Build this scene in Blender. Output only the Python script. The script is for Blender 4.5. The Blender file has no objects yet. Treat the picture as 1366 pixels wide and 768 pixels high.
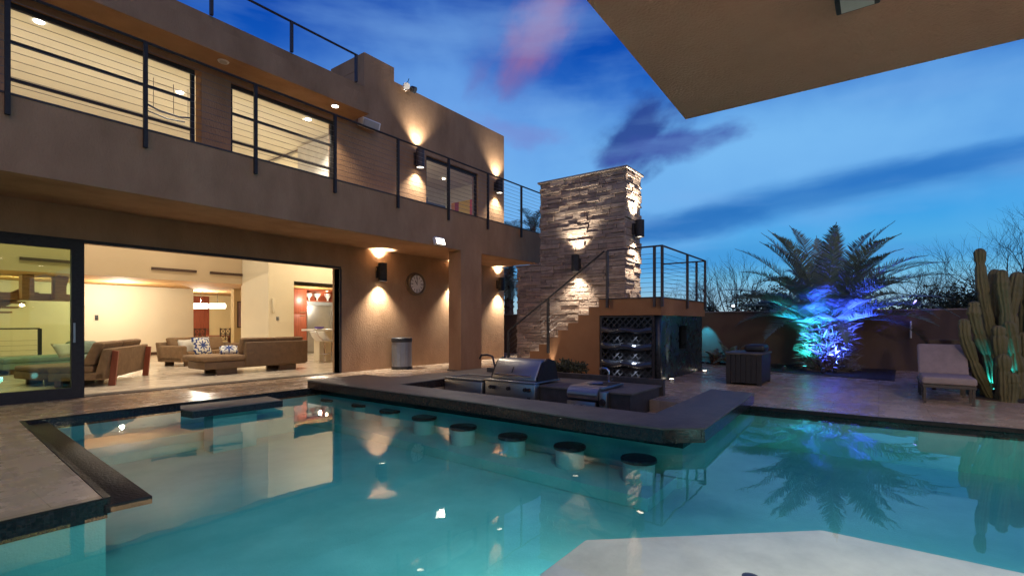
import bpy, bmesh, math, random
from mathutils import Vector, Matrix
random.seed(7)
R = math.radians
scene = bpy.context.scene
COL = scene.collection

# ------------------------------------------------------------------ camera
TH = R(36.47); CT, ST = math.cos(TH), math.sin(TH)
F, CX, HY, CH = 661.6, 683.0, 430.5, 1.35          # focal length in photo pixels, centre column, horizon row, eye height
WZ = -0.06                                          # water level
def world(d, r): return (d*CT + r*ST, d*ST - r*CT)
def at(x, y, z=0.0):                                # photo pixel -> point on a level plane
    d = F*(z-CH)/(HY-y); X, Y = world(d, (x-CX)/F*d); return Vector((X, Y, z))
def onY(x, Y, y=None):                              # photo pixel -> point on a wall plane Y = const
    t = (x-CX)/F; d = Y/(ST - CT*t); X = d*(CT+ST*t)
    return Vector((X, Y, CH + ((HY-y)*d/F if y is not None else 0)))
def onX(x, X, y=None):
    t = (x-CX)/F; d = X/(CT + ST*t); Y = d*(ST-CT*t)
    return Vector((X, Y, CH + ((HY-y)*d/F if y is not None else 0)))
def inwater(x, y, depth):                           # a point seen through the water surface
    return at(x, y, WZ-depth)

cam = bpy.data.cameras.new("camera"); co = bpy.data.objects.new("camera", cam); COL.objects.link(co)
co.location = (0, 0, CH); co.rotation_euler = (R(90), 0, TH - R(90))
cam.sensor_width = 36; cam.lens = F/1366*36; cam.shift_y = 46.5/1366; cam.clip_end = 2000; cam.clip_start = 0.05
scene.camera = co

# ------------------------------------------------------------------ mesh builder
class MB:
    def __init__(s): s.v = []; s.f = []; s.tone = []
    def add(s, vs, fs, tone=None):
        o = len(s.v); s.v += [tuple(v) for v in vs]
        s.f += [tuple(i+o for i in f) for f in fs]; s.tone += [random.random() if tone is None else tone]*len(fs); return s
    def box(s, x0, x1, y0, y1, z0, z1, tone=None):
        if x0 > x1: x0, x1 = x1, x0
        if y0 > y1: y0, y1 = y1, y0
        vs = [(x, y, z) for z in (z0, z1) for x, y in ((x0, y0), (x1, y0), (x1, y1), (x0, y1))]
        return s.add(vs, [(3,2,1,0), (4,5,6,7), (0,1,5,4), (1,2,6,5), (2,3,7,6), (3,0,4,7)], tone)
    def obox(s, c, ax, ay, az, tone=None):          # oriented box: centre and three half-vectors
        c, ax, ay, az = map(Vector, (c, ax, ay, az))
        vs = [c+ax*i+ay*j+az*k for k in (-1, 1) for i, j in ((-1,-1), (1,-1), (1,1), (-1,1))]
        return s.add(vs, [(3,2,1,0), (4,5,6,7), (0,1,5,4), (1,2,6,5), (2,3,7,6), (3,0,4,7)], tone)
    def prism(s, poly, z0, z1, tone=None):
        a = sum(poly[i][0]*poly[(i+1)%len(poly)][1]-poly[(i+1)%len(poly)][0]*poly[i][1] for i in range(len(poly)))
        if a < 0: poly = poly[::-1]
        n = len(poly); vs = [(p[0], p[1], z0) for p in poly] + [(p[0], p[1], z1) for p in poly]
        return s.add(vs, [tuple(range(n))[::-1], tuple(range(n, 2*n))] + [(i, (i+1)%n, n+(i+1)%n, n+i) for i in range(n)], tone)
    def extrude(s, poly, d, tone=None):             # 3-D polygon swept along d
        n = len(poly); d = Vector(d); P = [Vector(p) for p in poly]
        return s.add(P + [p+d for p in P], [tuple(range(n))[::-1], tuple(range(n, 2*n))] + [(i, (i+1)%n, n+(i+1)%n, n+i) for i in range(n)], tone)
    def tube(s, pts, rad, n=8, cap=True, tone=None):
        pts = [Vector(p) for p in pts]; rad = rad if isinstance(rad, (list, tuple)) else [rad]*len(pts)
        vs = []; fs = []; up = Vector((0, 0, 1)); prev = None
        for i, p in enumerate(pts):
            t = (pts[min(i+1, len(pts)-1)] - pts[max(i-1, 0)]).normalized()
            if prev is None:
                a = t.cross(up)
                if a.length < 1e-3: a = t.cross(Vector((1, 0, 0)))
            else: a = prev - t*prev.dot(t)
            a.normalize(); prev = a; b = t.cross(a)
            vs += [p + (a*math.cos(2*math.pi*k/n) + b*math.sin(2*math.pi*k/n))*rad[i] for k in range(n)]
        for i in range(len(pts)-1):
            fs += [(i*n+k, i*n+(k+1)%n, (i+1)*n+(k+1)%n, (i+1)*n+k) for k in range(n)]
        if cap: fs += [tuple(range(n))[::-1], tuple((len(pts)-1)*n+k for k in range(n))]
        return s.add(vs, fs, tone)
    def lathe(s, prof, c=(0, 0, 0), n=24, axis='z', tone=None):   # prof: (radius, height)
        vs = []; fs = []
        for r, h in prof:
            for k in range(n):
                a = 2*math.pi*k/n; x, y = r*math.cos(a), r*math.sin(a)
                q = (x, y, h) if axis == 'z' else ((x, h, y) if axis == 'y' else (h, x, y))
                vs.append((q[0]+c[0], q[1]+c[1], q[2]+c[2]))
        m = len(prof)
        for i in range(m-1): fs += [(i*n+k, i*n+(k+1)%n, (i+1)*n+(k+1)%n, (i+1)*n+k) for k in range(n)]
        fs += [tuple(range(n))[::-1], tuple((m-1)*n+k for k in range(n))]
        return s.add(vs, fs, tone)
    def quad(s, a, b, c, d, tone=None): return s.add([a, b, c, d], [(0, 1, 2, 3)], tone)
    def build(s, name, mat, parent=None, smooth=False, bevel=0, seg=2, fix=True, sub=0):
        me = bpy.data.meshes.new(name); me.from_pydata(s.v, [], s.f); me.update()
        at_ = me.attributes.new("tone", 'FLOAT', 'FACE'); at_.data.foreach_set("value", s.tone)
        if fix:
            bm = bmesh.new(); bm.from_mesh(me); bmesh.ops.recalc_face_normals(bm, faces=bm.faces); bm.to_mesh(me); bm.free()
        if smooth: me.shade_smooth()
        if mat: me.materials.append(mat)
        o = bpy.data.objects.new(name, me); COL.objects.link(o)
        if parent: o.parent = parent; o.location = -wloc(parent)
        if bevel:
            b = o.modifiers.new("soft_edges", 'BEVEL'); b.width = bevel; b.segments = seg; b.limit_method = 'ANGLE'; b.angle_limit = R(40)
            b.harden_normals = False
            if seg > 1: me.shade_smooth()
        if sub:
            m = o.modifiers.new("round", 'SUBSURF'); m.levels = m.render_levels = sub
        return o
def wloc(o):
    v = Vector((0, 0, 0))
    while o is not None: v += o.location; o = o.parent
    return v
def thing(name, label, cat, loc=(0, 0, 0), group=None):
    o = bpy.data.objects.new(name, None); COL.objects.link(o); o.location = loc; o.empty_display_size = .2
    return tag(o, label, cat, group)
def tag(o, label, cat, group=None):
    o["label"] = label; o["category"] = cat
    if group: o["group"] = group
    return o
def struct(o): o["kind"] = "structure"; return o
def copy_tree(o, parent=None, loc=None, rz=None, label=None):
    c = o.copy(); COL.objects.link(c)
    if parent: c.parent = parent
    if loc is not None: c.location = loc
    if rz is not None: c.rotation_euler.z = rz
    if label: c["label"] = label
    for ch in o.children: copy_tree(ch, c)
    return c
def lamp(kind, name, loc, power, color=(1, .8, .55), parent=None, **kw):
    l = bpy.data.lights.new(name, kind); l.energy = power; l.color = color
    for k, v in kw.items():
        if k != 'aim': setattr(l, k, v)
    o = bpy.data.objects.new(name, l); COL.objects.link(o); o.location = loc
    if 'aim' in kw: o.rotation_euler = (Vector(kw['aim'])-Vector(loc)).to_track_quat('-Z', 'Y').to_euler()
    if parent: o.parent = parent; o.location = Vector(loc) - wloc(parent)
    return o

# ------------------------------------------------------------------ materials
def node(nt, t, **kw):
    n = nt.nodes.new(t)
    for k, v in kw.items():
        if k in n.inputs.keys() if isinstance(k, str) else False: n.inputs[k].default_value = v
        else: setattr(n, k, v)
    return n
def mat(name, col=(.5, .5, .5), rough=.6, metal=0, col2=None, scale=3, bump=0, bscale=40, detail=4, emit=None, estr=0, trans=0, ior=1.45, spec=.5, coat=0, coord='Object', stretch=(1,1,1), tone=None, rvar=0, sheen=0):
    m = bpy.data.materials.new(name); m.use_nodes = True; nt = m.node_tree; b = nt.nodes["Principled BSDF"]; L = nt.links.new
    b.inputs['Base Color'].default_value = (*col, 1); b.inputs['Roughness'].default_value = rough; b.inputs['Metallic'].default_value = metal
    b.inputs['Specular IOR Level'].default_value = spec; b.inputs['IOR'].default_value = ior
    b.inputs['Transmission Weight'].default_value = trans; b.inputs['Coat Weight'].default_value = coat
    b.inputs['Sheen Weight'].default_value = sheen
    if emit: b.inputs['Emission Color'].default_value = (*emit, 1); b.inputs['Emission Strength'].default_value = estr
    tc = nt.nodes.new('ShaderNodeTexCoord'); mp = nt.nodes.new('ShaderNodeMapping'); L(tc.outputs[coord], mp.inputs[0]); mp.inputs['Scale'].default_value = stretch
    if col2:
        nz = nt.nodes.new('ShaderNodeTexNoise'); nz.inputs['Scale'].default_value = scale; nz.inputs['Detail'].default_value = detail; nz.inputs['Roughness'].default_value = .62
        L(mp.outputs[0], nz.inputs['Vector'])
        rp = nt.nodes.new('ShaderNodeValToRGB'); rp.color_ramp.elements[0].position = .32; rp.color_ramp.elements[1].position = .68
        rp.color_ramp.elements[0].color = (*col, 1); rp.color_ramp.elements[1].color = (*col2, 1)
        L(nz.outputs['Fac'], rp.inputs[0]); src = rp.outputs[0]
        if tone:
            src = tone_mix(nt, src, tone)
        L(src, b.inputs['Base Color'])
        if rvar:
            mr = nt.nodes.new('ShaderNodeMapRange'); mr.inputs['To Min'].default_value = max(.02, rough-rvar); mr.inputs['To Max'].default_value = rough+rvar
            L(nz.outputs['Fac'], mr.inputs['Value']); L(mr.outputs[0], b.inputs['Roughness'])
    if bump:
        n2 = nt.nodes.new('ShaderNodeTexNoise'); n2.inputs['Scale'].default_value = bscale; n2.inputs['Detail'].default_value = 5
        L(mp.outputs[0], n2.inputs['Vector']); bp = nt.nodes.new('ShaderNodeBump'); bp.inputs['Strength'].default_value = bump; bp.inputs['Distance'].default_value = .02
        L(n2.outputs['Fac'], bp.inputs['Height']); L(bp.outputs[0], b.inputs['Normal'])
    return m
def tone_mix(nt, src, tone):                          # a tone per piece, stored on the mesh faces
    a = nt.nodes.new('ShaderNodeAttribute'); a.attribute_name = 'tone'
    rp = nt.nodes.new('ShaderNodeValToRGB')
    els = rp.color_ramp.elements
    while len(els) < len(tone): els.new(.5)
    for i, c in enumerate(tone): els[i].position = i/(len(tone)-1); els[i].color = (*c, 1)
    nt.links.new(a.outputs['Fac'], rp.inputs[0])
    mx = nt.nodes.new('ShaderNodeMix'); mx.data_type = 'RGBA'; mx.blend_type = 'MULTIPLY'; mx.inputs[0].default_value = 1
    nt.links.new(src, mx.inputs[6]); nt.links.new(rp.outputs[0], mx.inputs[7]); return mx.outputs[2]
def tiles(name, cols, mortar, w, h, offset=.5, ms=.004, rough=.3, rvar=.1, bump=.3, plane='xy', noise=.5, rot=0, metal=0, nscale=2.5, spec=.5, nb=.06):
    m = bpy.data.materials.new(name); m.use_nodes = True; nt = m.node_tree; b = nt.nodes["Principled BSDF"]; L = nt.links.new
    b.inputs['Metallic'].default_value = metal; b.inputs['Specular IOR Level'].default_value = spec
    tc = nt.nodes.new('ShaderNodeTexCoord'); mp = nt.nodes.new('ShaderNodeMapping'); L(tc.outputs['Object'], mp.inputs[0]); mp.inputs['Rotation'].default_value = (0, 0, rot)
    vec = mp.outputs[0]
    if plane == 'wall':                                # wrap u = x + y, v = z
        sp = nt.nodes.new('ShaderNodeSeparateXYZ'); L(vec, sp.inputs[0]); ad = nt.nodes.new('ShaderNodeMath'); L(sp.outputs[0], ad.inputs[0]); L(sp.outputs[1], ad.inputs[1])
        cb = nt.nodes.new('ShaderNodeCombineXYZ'); L(ad.outputs[0], cb.inputs[0]); L(sp.outputs[2], cb.inputs[1]); bv = cb.outputs[0]
    else: bv = vec
    br = nt.nodes.new('ShaderNodeTexBrick'); br.offset = offset; br.inputs['Scale'].default_value = 1
    br.inputs['Brick Width'].default_value = w; br.inputs['Row Height'].default_value = h; br.inputs['Mortar Size'].default_value = ms; br.inputs['Mortar Smooth'].default_value = .3
    br.inputs['Color1'].default_value = (*cols[0], 1); br.inputs['Color2'].default_value = (*cols[1], 1); br.inputs['Mortar'].default_value = (*mortar, 1)
    L(bv, br.inputs['Vector'])
    nz = nt.nodes.new('ShaderNodeTexNoise'); nz.inputs['Scale'].default_value = nscale; nz.inputs['Detail'].default_value = 7; nz.inputs['Roughness'].default_value = .65; L(vec, nz.inputs['Vector'])
    mr = nt.nodes.new('ShaderNodeMapRange'); mr.inputs['To Min'].default_value = 1-noise; mr.inputs['To Max'].default_value = 1+noise*.6; mr.inputs['From Min'].default_value = .3; mr.inputs['From Max'].default_value = .7; L(nz.outputs['Fac'], mr.inputs['Value'])
    mx = nt.nodes.new('ShaderNodeMix'); mx.data_type = 'RGBA'; mx.blend_type = 'MULTIPLY'; mx.inputs[0].default_value = 1
    L(br.outputs['Color'], mx.inputs[6]); L(mr.outputs[0], mx.inputs[7]); L(mx.outputs[2], b.inputs['Base Color'])
    m2 = nt.nodes.new('ShaderNodeMapRange'); m2.inputs['To Min'].default_value = max(.03, rough-rvar); m2.inputs['To Max'].default_value = rough+rvar; m2.inputs['From Min'].default_value = .3; m2.inputs['From Max'].default_value = .7; L(nz.outputs['Fac'], m2.inputs['Value'])
    L(m2.outputs[0], b.inputs['Roughness'])
    iv = nt.nodes.new('ShaderNodeMath'); iv.operation = 'SUBTRACT'; iv.inputs[0].default_value = 1; L(br.outputs['Fac'], iv.inputs[1])
    ad2 = nt.nodes.new('ShaderNodeMath'); ad2.operation = 'MULTIPLY_ADD'; L(nz.outputs['Fac'], ad2.inputs[0]); ad2.inputs[1].default_value = nb; L(iv.outputs[0], ad2.inputs[2])
    bp = nt.nodes.new('ShaderNodeBump'); bp.inputs['Strength'].default_value = bump; bp.inputs['Distance'].default_value = .01; L(ad2.outputs[0], bp.inputs['Height']); L(bp.outputs[0], b.inputs['Normal'])
    return m
def front_only(nt, src, dst):                         # the pane reflects once, at the face the light meets first
    ge = nt.nodes.new('ShaderNodeNewGeometry'); m = nt.nodes.new('ShaderNodeMath'); m.operation = 'SUBTRACT'; m.inputs[0].default_value = 1; nt.links.new(ge.outputs['Backfacing'], m.inputs[1])
    k = nt.nodes.new('ShaderNodeMath'); k.operation = 'MULTIPLY'; nt.links.new(src, k.inputs[0]); nt.links.new(m.outputs[0], k.inputs[1]); nt.links.new(k.outputs[0], dst)
def glass(name, tint=(.95, .97, .96), refl=1.0):      # thin pane: mirror reflection by Fresnel over tinted transparency
    m = bpy.data.materials.new(name); m.use_nodes = True; nt = m.node_tree; nt.nodes.clear(); L = nt.links.new
    o = nt.nodes.new('ShaderNodeOutputMaterial'); t = nt.nodes.new('ShaderNodeBsdfTransparent'); t.inputs[0].default_value = (*tint, 1)
    g = nt.nodes.new('ShaderNodeBsdfGlossy'); g.inputs['Roughness'].default_value = .01; g.inputs['Color'].default_value = (refl, refl, refl, 1)
    fr = nt.nodes.new('ShaderNodeFresnel'); fr.inputs['IOR'].default_value = 1.5; mx = nt.nodes.new('ShaderNodeMixShader')
    front_only(nt, fr.outputs[0], mx.inputs[0]); L(t.outputs[0], mx.inputs[1]); L(g.outputs[0], mx.inputs[2]); L(mx.outputs[0], o.inputs[0]); return m
def emitter(name, col, s):
    m = bpy.data.materials.new(name); m.use_nodes = True; nt = m.node_tree; nt.nodes.clear()
    o = nt.nodes.new('ShaderNodeOutputMaterial'); e = nt.nodes.new('ShaderNodeEmission'); e.inputs[0].default_value = (*col, 1); e.inputs[1].default_value = s
    nt.links.new(e.outputs[0], o.inputs[0]); return m

M = {}
M['stucco'] = mat('stucco', (.28, .164, .088), .88, col2=(.402, .244, .136), scale=1.5, bump=.6, bscale=45, stretch=(1, 1, .45), detail=8, spec=.2)
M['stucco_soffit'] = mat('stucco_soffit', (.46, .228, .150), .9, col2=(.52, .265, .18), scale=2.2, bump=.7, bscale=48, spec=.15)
M['stucco_orange'] = mat('stucco_orange', (.30, .145, .065), .85, col2=(.25, .115, .05), scale=1.3, bump=.3, bscale=55, spec=.2)
M['garden_stucco'] = mat('garden_stucco', (.17, .11, .075), .9, col2=(.13, .085, .06), scale=.9, bump=.3, bscale=50, spec=.15)
M['travertine'] = tiles('travertine', ((.50, .375, .26), (.43, .31, .21)), (.25, .17, .115), .61, .61, .5, .0035, .27, .035, .03, noise=.28, nscale=2.2, spec=.35)
M['interior_floor'] = tiles('interior_floor', ((.62, .53, .42), (.57, .48, .37)), (.42, .34, .26), .9, .6, .5, .004, .2, .08, .08, noise=.15, nscale=3)
M['slate'] = mat('slate', (.105, .09, .074), .62, col2=(.17, .147, .123), scale=5, bump=.35, bscale=22, rvar=.12)
M['dark_stone'] = mat('dark_stone', (.055, .048, .042), .55, col2=(.088, .078, .07), scale=6, bump=.3, bscale=25, rvar=.1)
M['mosaic'] = tiles('mosaic', ((.055, .024, .016), (.009, .008, .008)), (.028, .022, .019), .024, .024, 0, .0025, .2, .1, .6, plane='wall', noise=.6, nscale=30)
M['mosaic_dark'] = tiles('mosaic_dark', ((.02, .02, .022), (.008, .008, .009)), (.02, .02, .02), .024, .024, 0, .002, .15, .08, .5, plane='wall', noise=.5, nscale=30)
M['black_stone'] = mat('black_stone', (.012, .012, .012), .5, col2=(.024, .022, .021), scale=14, bump=.4, bscale=40, spec=.22)
M['plaster'] = mat('pool_plaster', (.22, .56, .53), .75, col2=(.13, .42, .40), scale=1.1, detail=9, bump=.2, bscale=60)
M['stool_plaster'] = mat('stool_plaster', (.22, .48, .46), .75, col2=(.17, .40, .39), scale=3, bump=.2, bscale=60)
M['black_metal'] = mat('black_metal', (.028, .026, .026), .55, col2=(.04, .037, .036), scale=20, spec=.25)
M['bronze_metal'] = mat('bronze_metal', (.045, .035, .032), .45, col2=(.06, .045, .04), scale=15)
M['cable'] = mat('steel_cable', (.25, .23, .21), .4, 1, col2=(.2, .19, .18), scale=20)
M['steel'] = mat('brushed_steel', (.42, .405, .39), .42, 1, col2=(.38, .375, .37), scale=6, stretch=(1, 30, 1), bump=.03, bscale=40, rvar=.06)
M['chrome'] = mat('chrome', (.7, .7, .7), .12, 1, col2=(.65, .65, .66), scale=4)
M['glass'] = glass('window_glass'); M['green_glass'] = glass('door_glass', (.70, .80, .62)); M['clear'] = glass('clear_glass', (.97, .97, .97))
M['white_paint'] = mat('white_paint', (.82, .79, .74), .5, col2=(.66, .64, .6), scale=4)
M['cream'] = mat('cream_paint', (.72, .65, .49), .8, col2=(.69, .62, .47), scale=.8, bump=.08, bscale=80)
M['yellow'] = mat('yellow_paint', (.70, .56, .30), .8, col2=(.67, .53, .28), scale=.8, bump=.08, bscale=80)
M['tan_paint'] = mat('tan_paint', (.50, .38, .24), .85, col2=(.47, .36, .22), scale=.8)
M['orange_paint'] = mat('orange_paint', (.55, .32, .12), .8, col2=(.52, .3, .11), scale=.8)
M['taupe'] = mat('taupe_fabric', (.235, .145, .075), .9, col2=(.17, .10, .05), scale=9, bump=.55, bscale=11)
M['brown_leather'] = mat('brown_leather', (.15, .085, .04), .6, col2=(.115, .065, .03), scale=7, bump=.5, bscale=10)
M['sage'] = mat('sage_fabric', (.20, .27, .21), .9, col2=(.16, .22, .17), scale=9, bump=.5, bscale=11)
M['wood_red'] = mat('cherry_wood', (.30, .075, .035), .4, col2=(.2, .045, .02), scale=3, stretch=(8, 8, .6), bump=.05, bscale=20)
M['wood'] = mat('oak_wood', (.34, .17, .07), .5, col2=(.22, .10, .04), scale=3, stretch=(1, 6, 6), bump=.05, bscale=20)
M['dark_wood'] = mat('dark_wood', (.07, .035, .02), .45, col2=(.045, .022, .014), scale=4, stretch=(6, 6, 1))
M['black_plastic'] = mat('black_plastic', (.018, .018, .02), .45, col2=(.026, .026, .028), scale=12)
M['charcoal_slat'] = mat('charcoal_board', (.013, .011, .011), .6, col2=(.022, .019, .018), scale=8, stretch=(6, 6, 1), bump=.15, bscale=30)
M['grey_metal'] = mat('grey_metal', (.30, .31, .32), .4, .6, col2=(.25, .26, .27), scale=6)
M['mauve'] = mat('lounge_fabric', (.27, .215, .215), .9, col2=(.225, .178, .18), scale=10, bump=.5, bscale=12)
M['cactus'] = mat('cactus_skin', (.085, .085, .036), .65, col2=(.135, .115, .052), scale=5, bump=.3, bscale=30)
M['palm_leaf'] = mat('palm_leaf', (.15, .205, .155), .42, col2=(.205, .26, .205), scale=2, tone=((.55, .55, .55), (1, 1, 1), (1.35, 1.25, 1.1)))
M['trunk'] = mat('palm_trunk', (.16, .10, .06), .9, col2=(.08, .05, .03), scale=9, bump=.9, bscale=18)
M['bark'] = mat('bark', (.055, .042, .035), .9, col2=(.035, .027, .023), scale=8, bump=.4, bscale=30)
M['leaf'] = mat('shrub_leaf', (.035, .045, .022), .6, col2=(.055, .065, .03), scale=2, tone=((.5, .5, .5), (1, 1, 1), (1.4, 1.3, 1.1)))
M['soil'] = mat('soil', (.05, .036, .026), .95, col2=(.03, .022, .017), scale=6, bump=.7, bscale=25)
M['desert'] = mat('desert_ground', (.12, .095, .07), .95, col2=(.08, .062, .045), scale=.6, bump=.5, bscale=8)
M['dark_tile'] = tiles('dark_wall_tile', ((.022, .03, .034), (.016, .022, .026)), (.01, .013, .014), .3, .6, .5, .003, .3, .1, .3, plane='wall', noise=.4, nscale=6)
M['ledge'] = mat('ledgestone', (.44, .345, .265), .8, col2=(.30, .23, .175), scale=7, bump=.9, bscale=18, tone=((.62, .58, .56), (.82, .78, .75), (1.0, .96, .93), (.72, .65, .62), (1.18, 1.14, 1.1)))
M['cap'] = mat('cap_stone', (.30, .24, .20), .8, col2=(.24, .19, .16), scale=6, bump=.5, bscale=25)
M['warm_lens'] = emitter('warm_lens', (1, .86, .66), 9); M['can_lens'] = emitter('can_lens', (1, .86, .66), 18); M['ceil_lens'] = emitter('ceiling_lens', (.92, .95, 1), 14)
M['pend_glow'] = emitter('pendant_glow', (1, .90, .74), 5); M['flood_lens'] = emitter('flood_lens', (1, .90, .75), 9)
M['cool_lens'] = emitter('cool_lens', (.85, .92, 1), 6); M['uv_lens'] = emitter('violet_lens', (.35, .3, 1), 5); M['teal_lens'] = emitter('teal_lens', (.1, .9, .85), 5); M['blue_lens'] = emitter('blue_lens', (.15, .2, 1), 5)
M['off_lens'] = mat('unlit_lens', (.45, .42, .38), .3, col2=(.4, .38, .34), scale=10)
# ------------------------------------------------------------------ sky at dusk
SUN_EL, SUN_AZ = R(20), R(215)                        # afterglow direction behind the camera, added to warm the walls
W = bpy.data.worlds.new("World"); scene.world = W; W.use_nodes = True
nt = W.node_tree; nt.nodes.clear(); L = nt.links.new
def N(t, **kw):
    n = nt.nodes.new(t)
    for k, v in kw.items(): setattr(n, k, v)
    return n
def mth(op, a, b=None, c=None):
    n = N('ShaderNodeMath', operation=op)
    for i, q in enumerate((a, b, c)):
        if q is None: continue
        if isinstance(q, (int, float)): n.inputs[i].default_value = q
        else: L(q, n.inputs[i])
    return n.outputs[0]
def vdot(v, d):
    n = N('ShaderNodeVectorMath', operation='DOT_PRODUCT'); L(v, n.inputs[0]); n.inputs[1].default_value = tuple(d); return n.outputs['Value']
def mixc(f, a, b, mode='MIX'):
    n = N('ShaderNodeMix', data_type='RGBA', blend_type=mode)
    if isinstance(f, (int, float)): n.inputs[0].default_value = f
    else: L(f, n.inputs[0])
    for i, q in ((6, a), (7, b)):
        if isinstance(q, tuple): n.inputs[i].default_value = (*q, 1)
        else: L(q, n.inputs[i])
    return n.outputs[2]
gen = N('ShaderNodeTexCoord').outputs['Generated']
sep = N('ShaderNodeSeparateXYZ'); L(gen, sep.inputs[0]); el = sep.outputs[2]
ramp = N('ShaderNodeValToRGB'); L(mth('MULTIPLY', el, 1.0), ramp.inputs[0])
stops = [(0.0, (.62, .66, .62)), (.03, (.40, .62, .72)), (.085, (.16, .54, .87)), (.17, (.04, .38, .85)), (.27, (.012, .22, .72)), (.38, (.004, .13, .60)), (.50, (.001, .07, .46)), (.7, (.001, .04, .33)), (1.0, (.001, .03, .24))]
e = ramp.color_ramp.elements
while len(e) < len(stops): e.new(.5)
for i, (p, c) in enumerate(stops): e[i].position = p; e[i].color = (*c, 1)
col = ramp.outputs[0]
wn = N('ShaderNodeTexNoise'); wn.inputs['Scale'].default_value = 3.2; wn.inputs['Detail'].default_value = 5; wn.inputs['Roughness'].default_value = .55; L(gen, wn.inputs['Vector'])
n2 = N('ShaderNodeTexNoise'); n2.inputs['Scale'].default_value = 9; n2.inputs['Detail'].default_value = 4; L(gen, n2.inputs['Vector'])
wob = mth('SUBTRACT', wn.outputs['Fac'], .5); wob2 = mth('SUBTRACT', n2.outputs['Fac'], .5)
def direction(x, y):
    d, r = 1, (x-CX)/F; X, Y = world(d, r); return Vector((X, Y, (HY-y)/F)).normalized()
def cloud(x, y, dx, dy, ln, wd, colr, dens, warp=.5, soft=1.0):
    """one cloud bank: centre, long direction, half length and half width given as they are seen from the terrace"""
    global col
    c = direction(x, y); u = (direction(x+dx, y+dy)-c); u -= c*u.dot(c); u.normalize(); v = c.cross(u)
    a = mth('DIVIDE', vdot(gen, u), ln/F); b = mth('DIVIDE', vdot(gen, v), wd/F)
    cb = N('ShaderNodeCombineXYZ'); L(a, cb.inputs[0]); L(mth('MULTIPLY', b, max(.25, wd/ln)*1.5), cb.inputs[1]); cb.inputs[2].default_value = x*.37
    tx = N('ShaderNodeTexNoise'); tx.inputs['Scale'].default_value = 1.5; tx.inputs['Detail'].default_value = 6; tx.inputs['Roughness'].default_value = .5; tx.inputs['Distortion'].default_value = .15; L(cb.outputs[0], tx.inputs['Vector'])
    a = mth('ADD', a, mth('MULTIPLY', wob2, warp*1.2)); b = mth('ADD', b, mth('MULTIPLY', wob, warp*3.2))
    r2 = mth('SQRT', mth('ADD', mth('MULTIPLY', a, a), mth('MULTIPLY', b, b)))
    f = mth('ADD', mth('SUBTRACT', 1.05, r2), mth('MULTIPLY', mth('SUBTRACT', tx.outputs['Fac'], .5), 2.0))
    mp_ = N('ShaderNodeMapRange', interpolation_type='SMOOTHSTEP'); mp_.inputs['From Min'].default_value = -.15-soft; mp_.inputs['From Max'].default_value = .55+soft; L(f, mp_.inputs['Value'])
    f = mth('MULTIPLY', mth('MULTIPLY', mp_.outputs[0], mth('GREATER_THAN', vdot(gen, c), .2)), min(dens, 1.0))
    col = mixc(f, col, colr)
cloud(640, 215, 10, 3, 230, 110, (.17, .42, .90), .85, .4, .5)       # pale haze beside the tower
cloud(980, 205, 10, -2.0, 360, 80, (.21, .54, .97), .95, .35, .5)   # pale veil beneath the canopy
cloud(800, 290, 10, -1.0, 260, 60, (.18, .48, .92), .7, .4, .5)
cloud(1075, 264, 10, -1.9, 260, 19, (.016, .175, .56), .72, .3, .35)  # blue streaks
cloud(1240, 222, 10, -2.2, 130, 13, (.018, .18, .60), .7, .25, .25)
cloud(905, 300, 10, -1.5, 120, 20, (.016, .17, .55), .8, .3, .25)
cloud(1000, 345, 10, -.3, 300, 16, (.03, .29, .74), .6, .3, .4)
cloud(858, 178, 6, -4.5, 72, 34, (.026, .07, .32), .95, .25, .12)    # slate violet bank
cloud(890, 196, 10, -2, 80, 16, (.05, .09, .40), .85, .25, .15)
cloud(706, 58, 5, -6.0, 66, 34, (.15, .15, .48), .8, .2, .3)      # rose bank, catching the last light
cloud(714, 42, 5, -7.0, 54, 24, (.30, .16, .39), .9, .2, .3)
cloud(728, 18, 5, -8, 34, 14, (.38, .2, .40), .6, .2, .3)
cloud(690, 178, 9, 2, 50, 14, (.20, .26, .66), .6, .3, .3)
# thin streaks of higher cloud everywhere else
st = N('ShaderNodeMapping'); L(gen, st.inputs[0]); st.inputs['Scale'].default_value = (1.2, 1.2, 7); st.inputs['Rotation'].default_value = (R(6), R(4), 0)
n3 = N('ShaderNodeTexNoise'); n3.inputs['Scale'].default_value = 2.4; n3.inputs['Detail'].default_value = 6; L(st.outputs[0], n3.inputs['Vector'])
mr = N('ShaderNodeMapRange'); mr.inputs['From Min'].default_value = .5; mr.inputs['From Max'].default_value = .75; mr.inputs['To Max'].default_value = .38; L(n3.outputs['Fac'], mr.inputs['Value'])
col = mixc(mr.outputs[0], col, (.22, .47, .90))
below = mth('LESS_THAN', el, -.01)
col = mixc(below, col, (.05, .06, .07))
sky = N('ShaderNodeTexSky', sky_type='NISHITA'); sky.sun_disc = False; sky.sun_elevation = R(-3); sky.sun_rotation = SUN_AZ
bg1 = N('ShaderNodeBackground'); L(col, bg1.inputs[0]); bg1.inputs[1].default_value = .92
bg2 = N('ShaderNodeBackground'); L(sky.outputs[0], bg2.inputs[0]); bg2.inputs[1].default_value = .05
ash = N('ShaderNodeAddShader'); L(bg1.outputs[0], ash.inputs[0]); L(bg2.outputs[0], ash.inputs[1])
wo = N('ShaderNodeOutputWorld'); L(ash.outputs[0], wo.inputs[0])
sun = lamp('SUN', 'warm_fill', (0, 0, 30), .58, (1, .64, .38)); sun.data.angle = R(70)  # weak wide sun added as warm fill for the walls
sun.rotation_euler = Vector((.50, .62, -.52)).to_track_quat('-Z', 'Y').to_euler()

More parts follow.
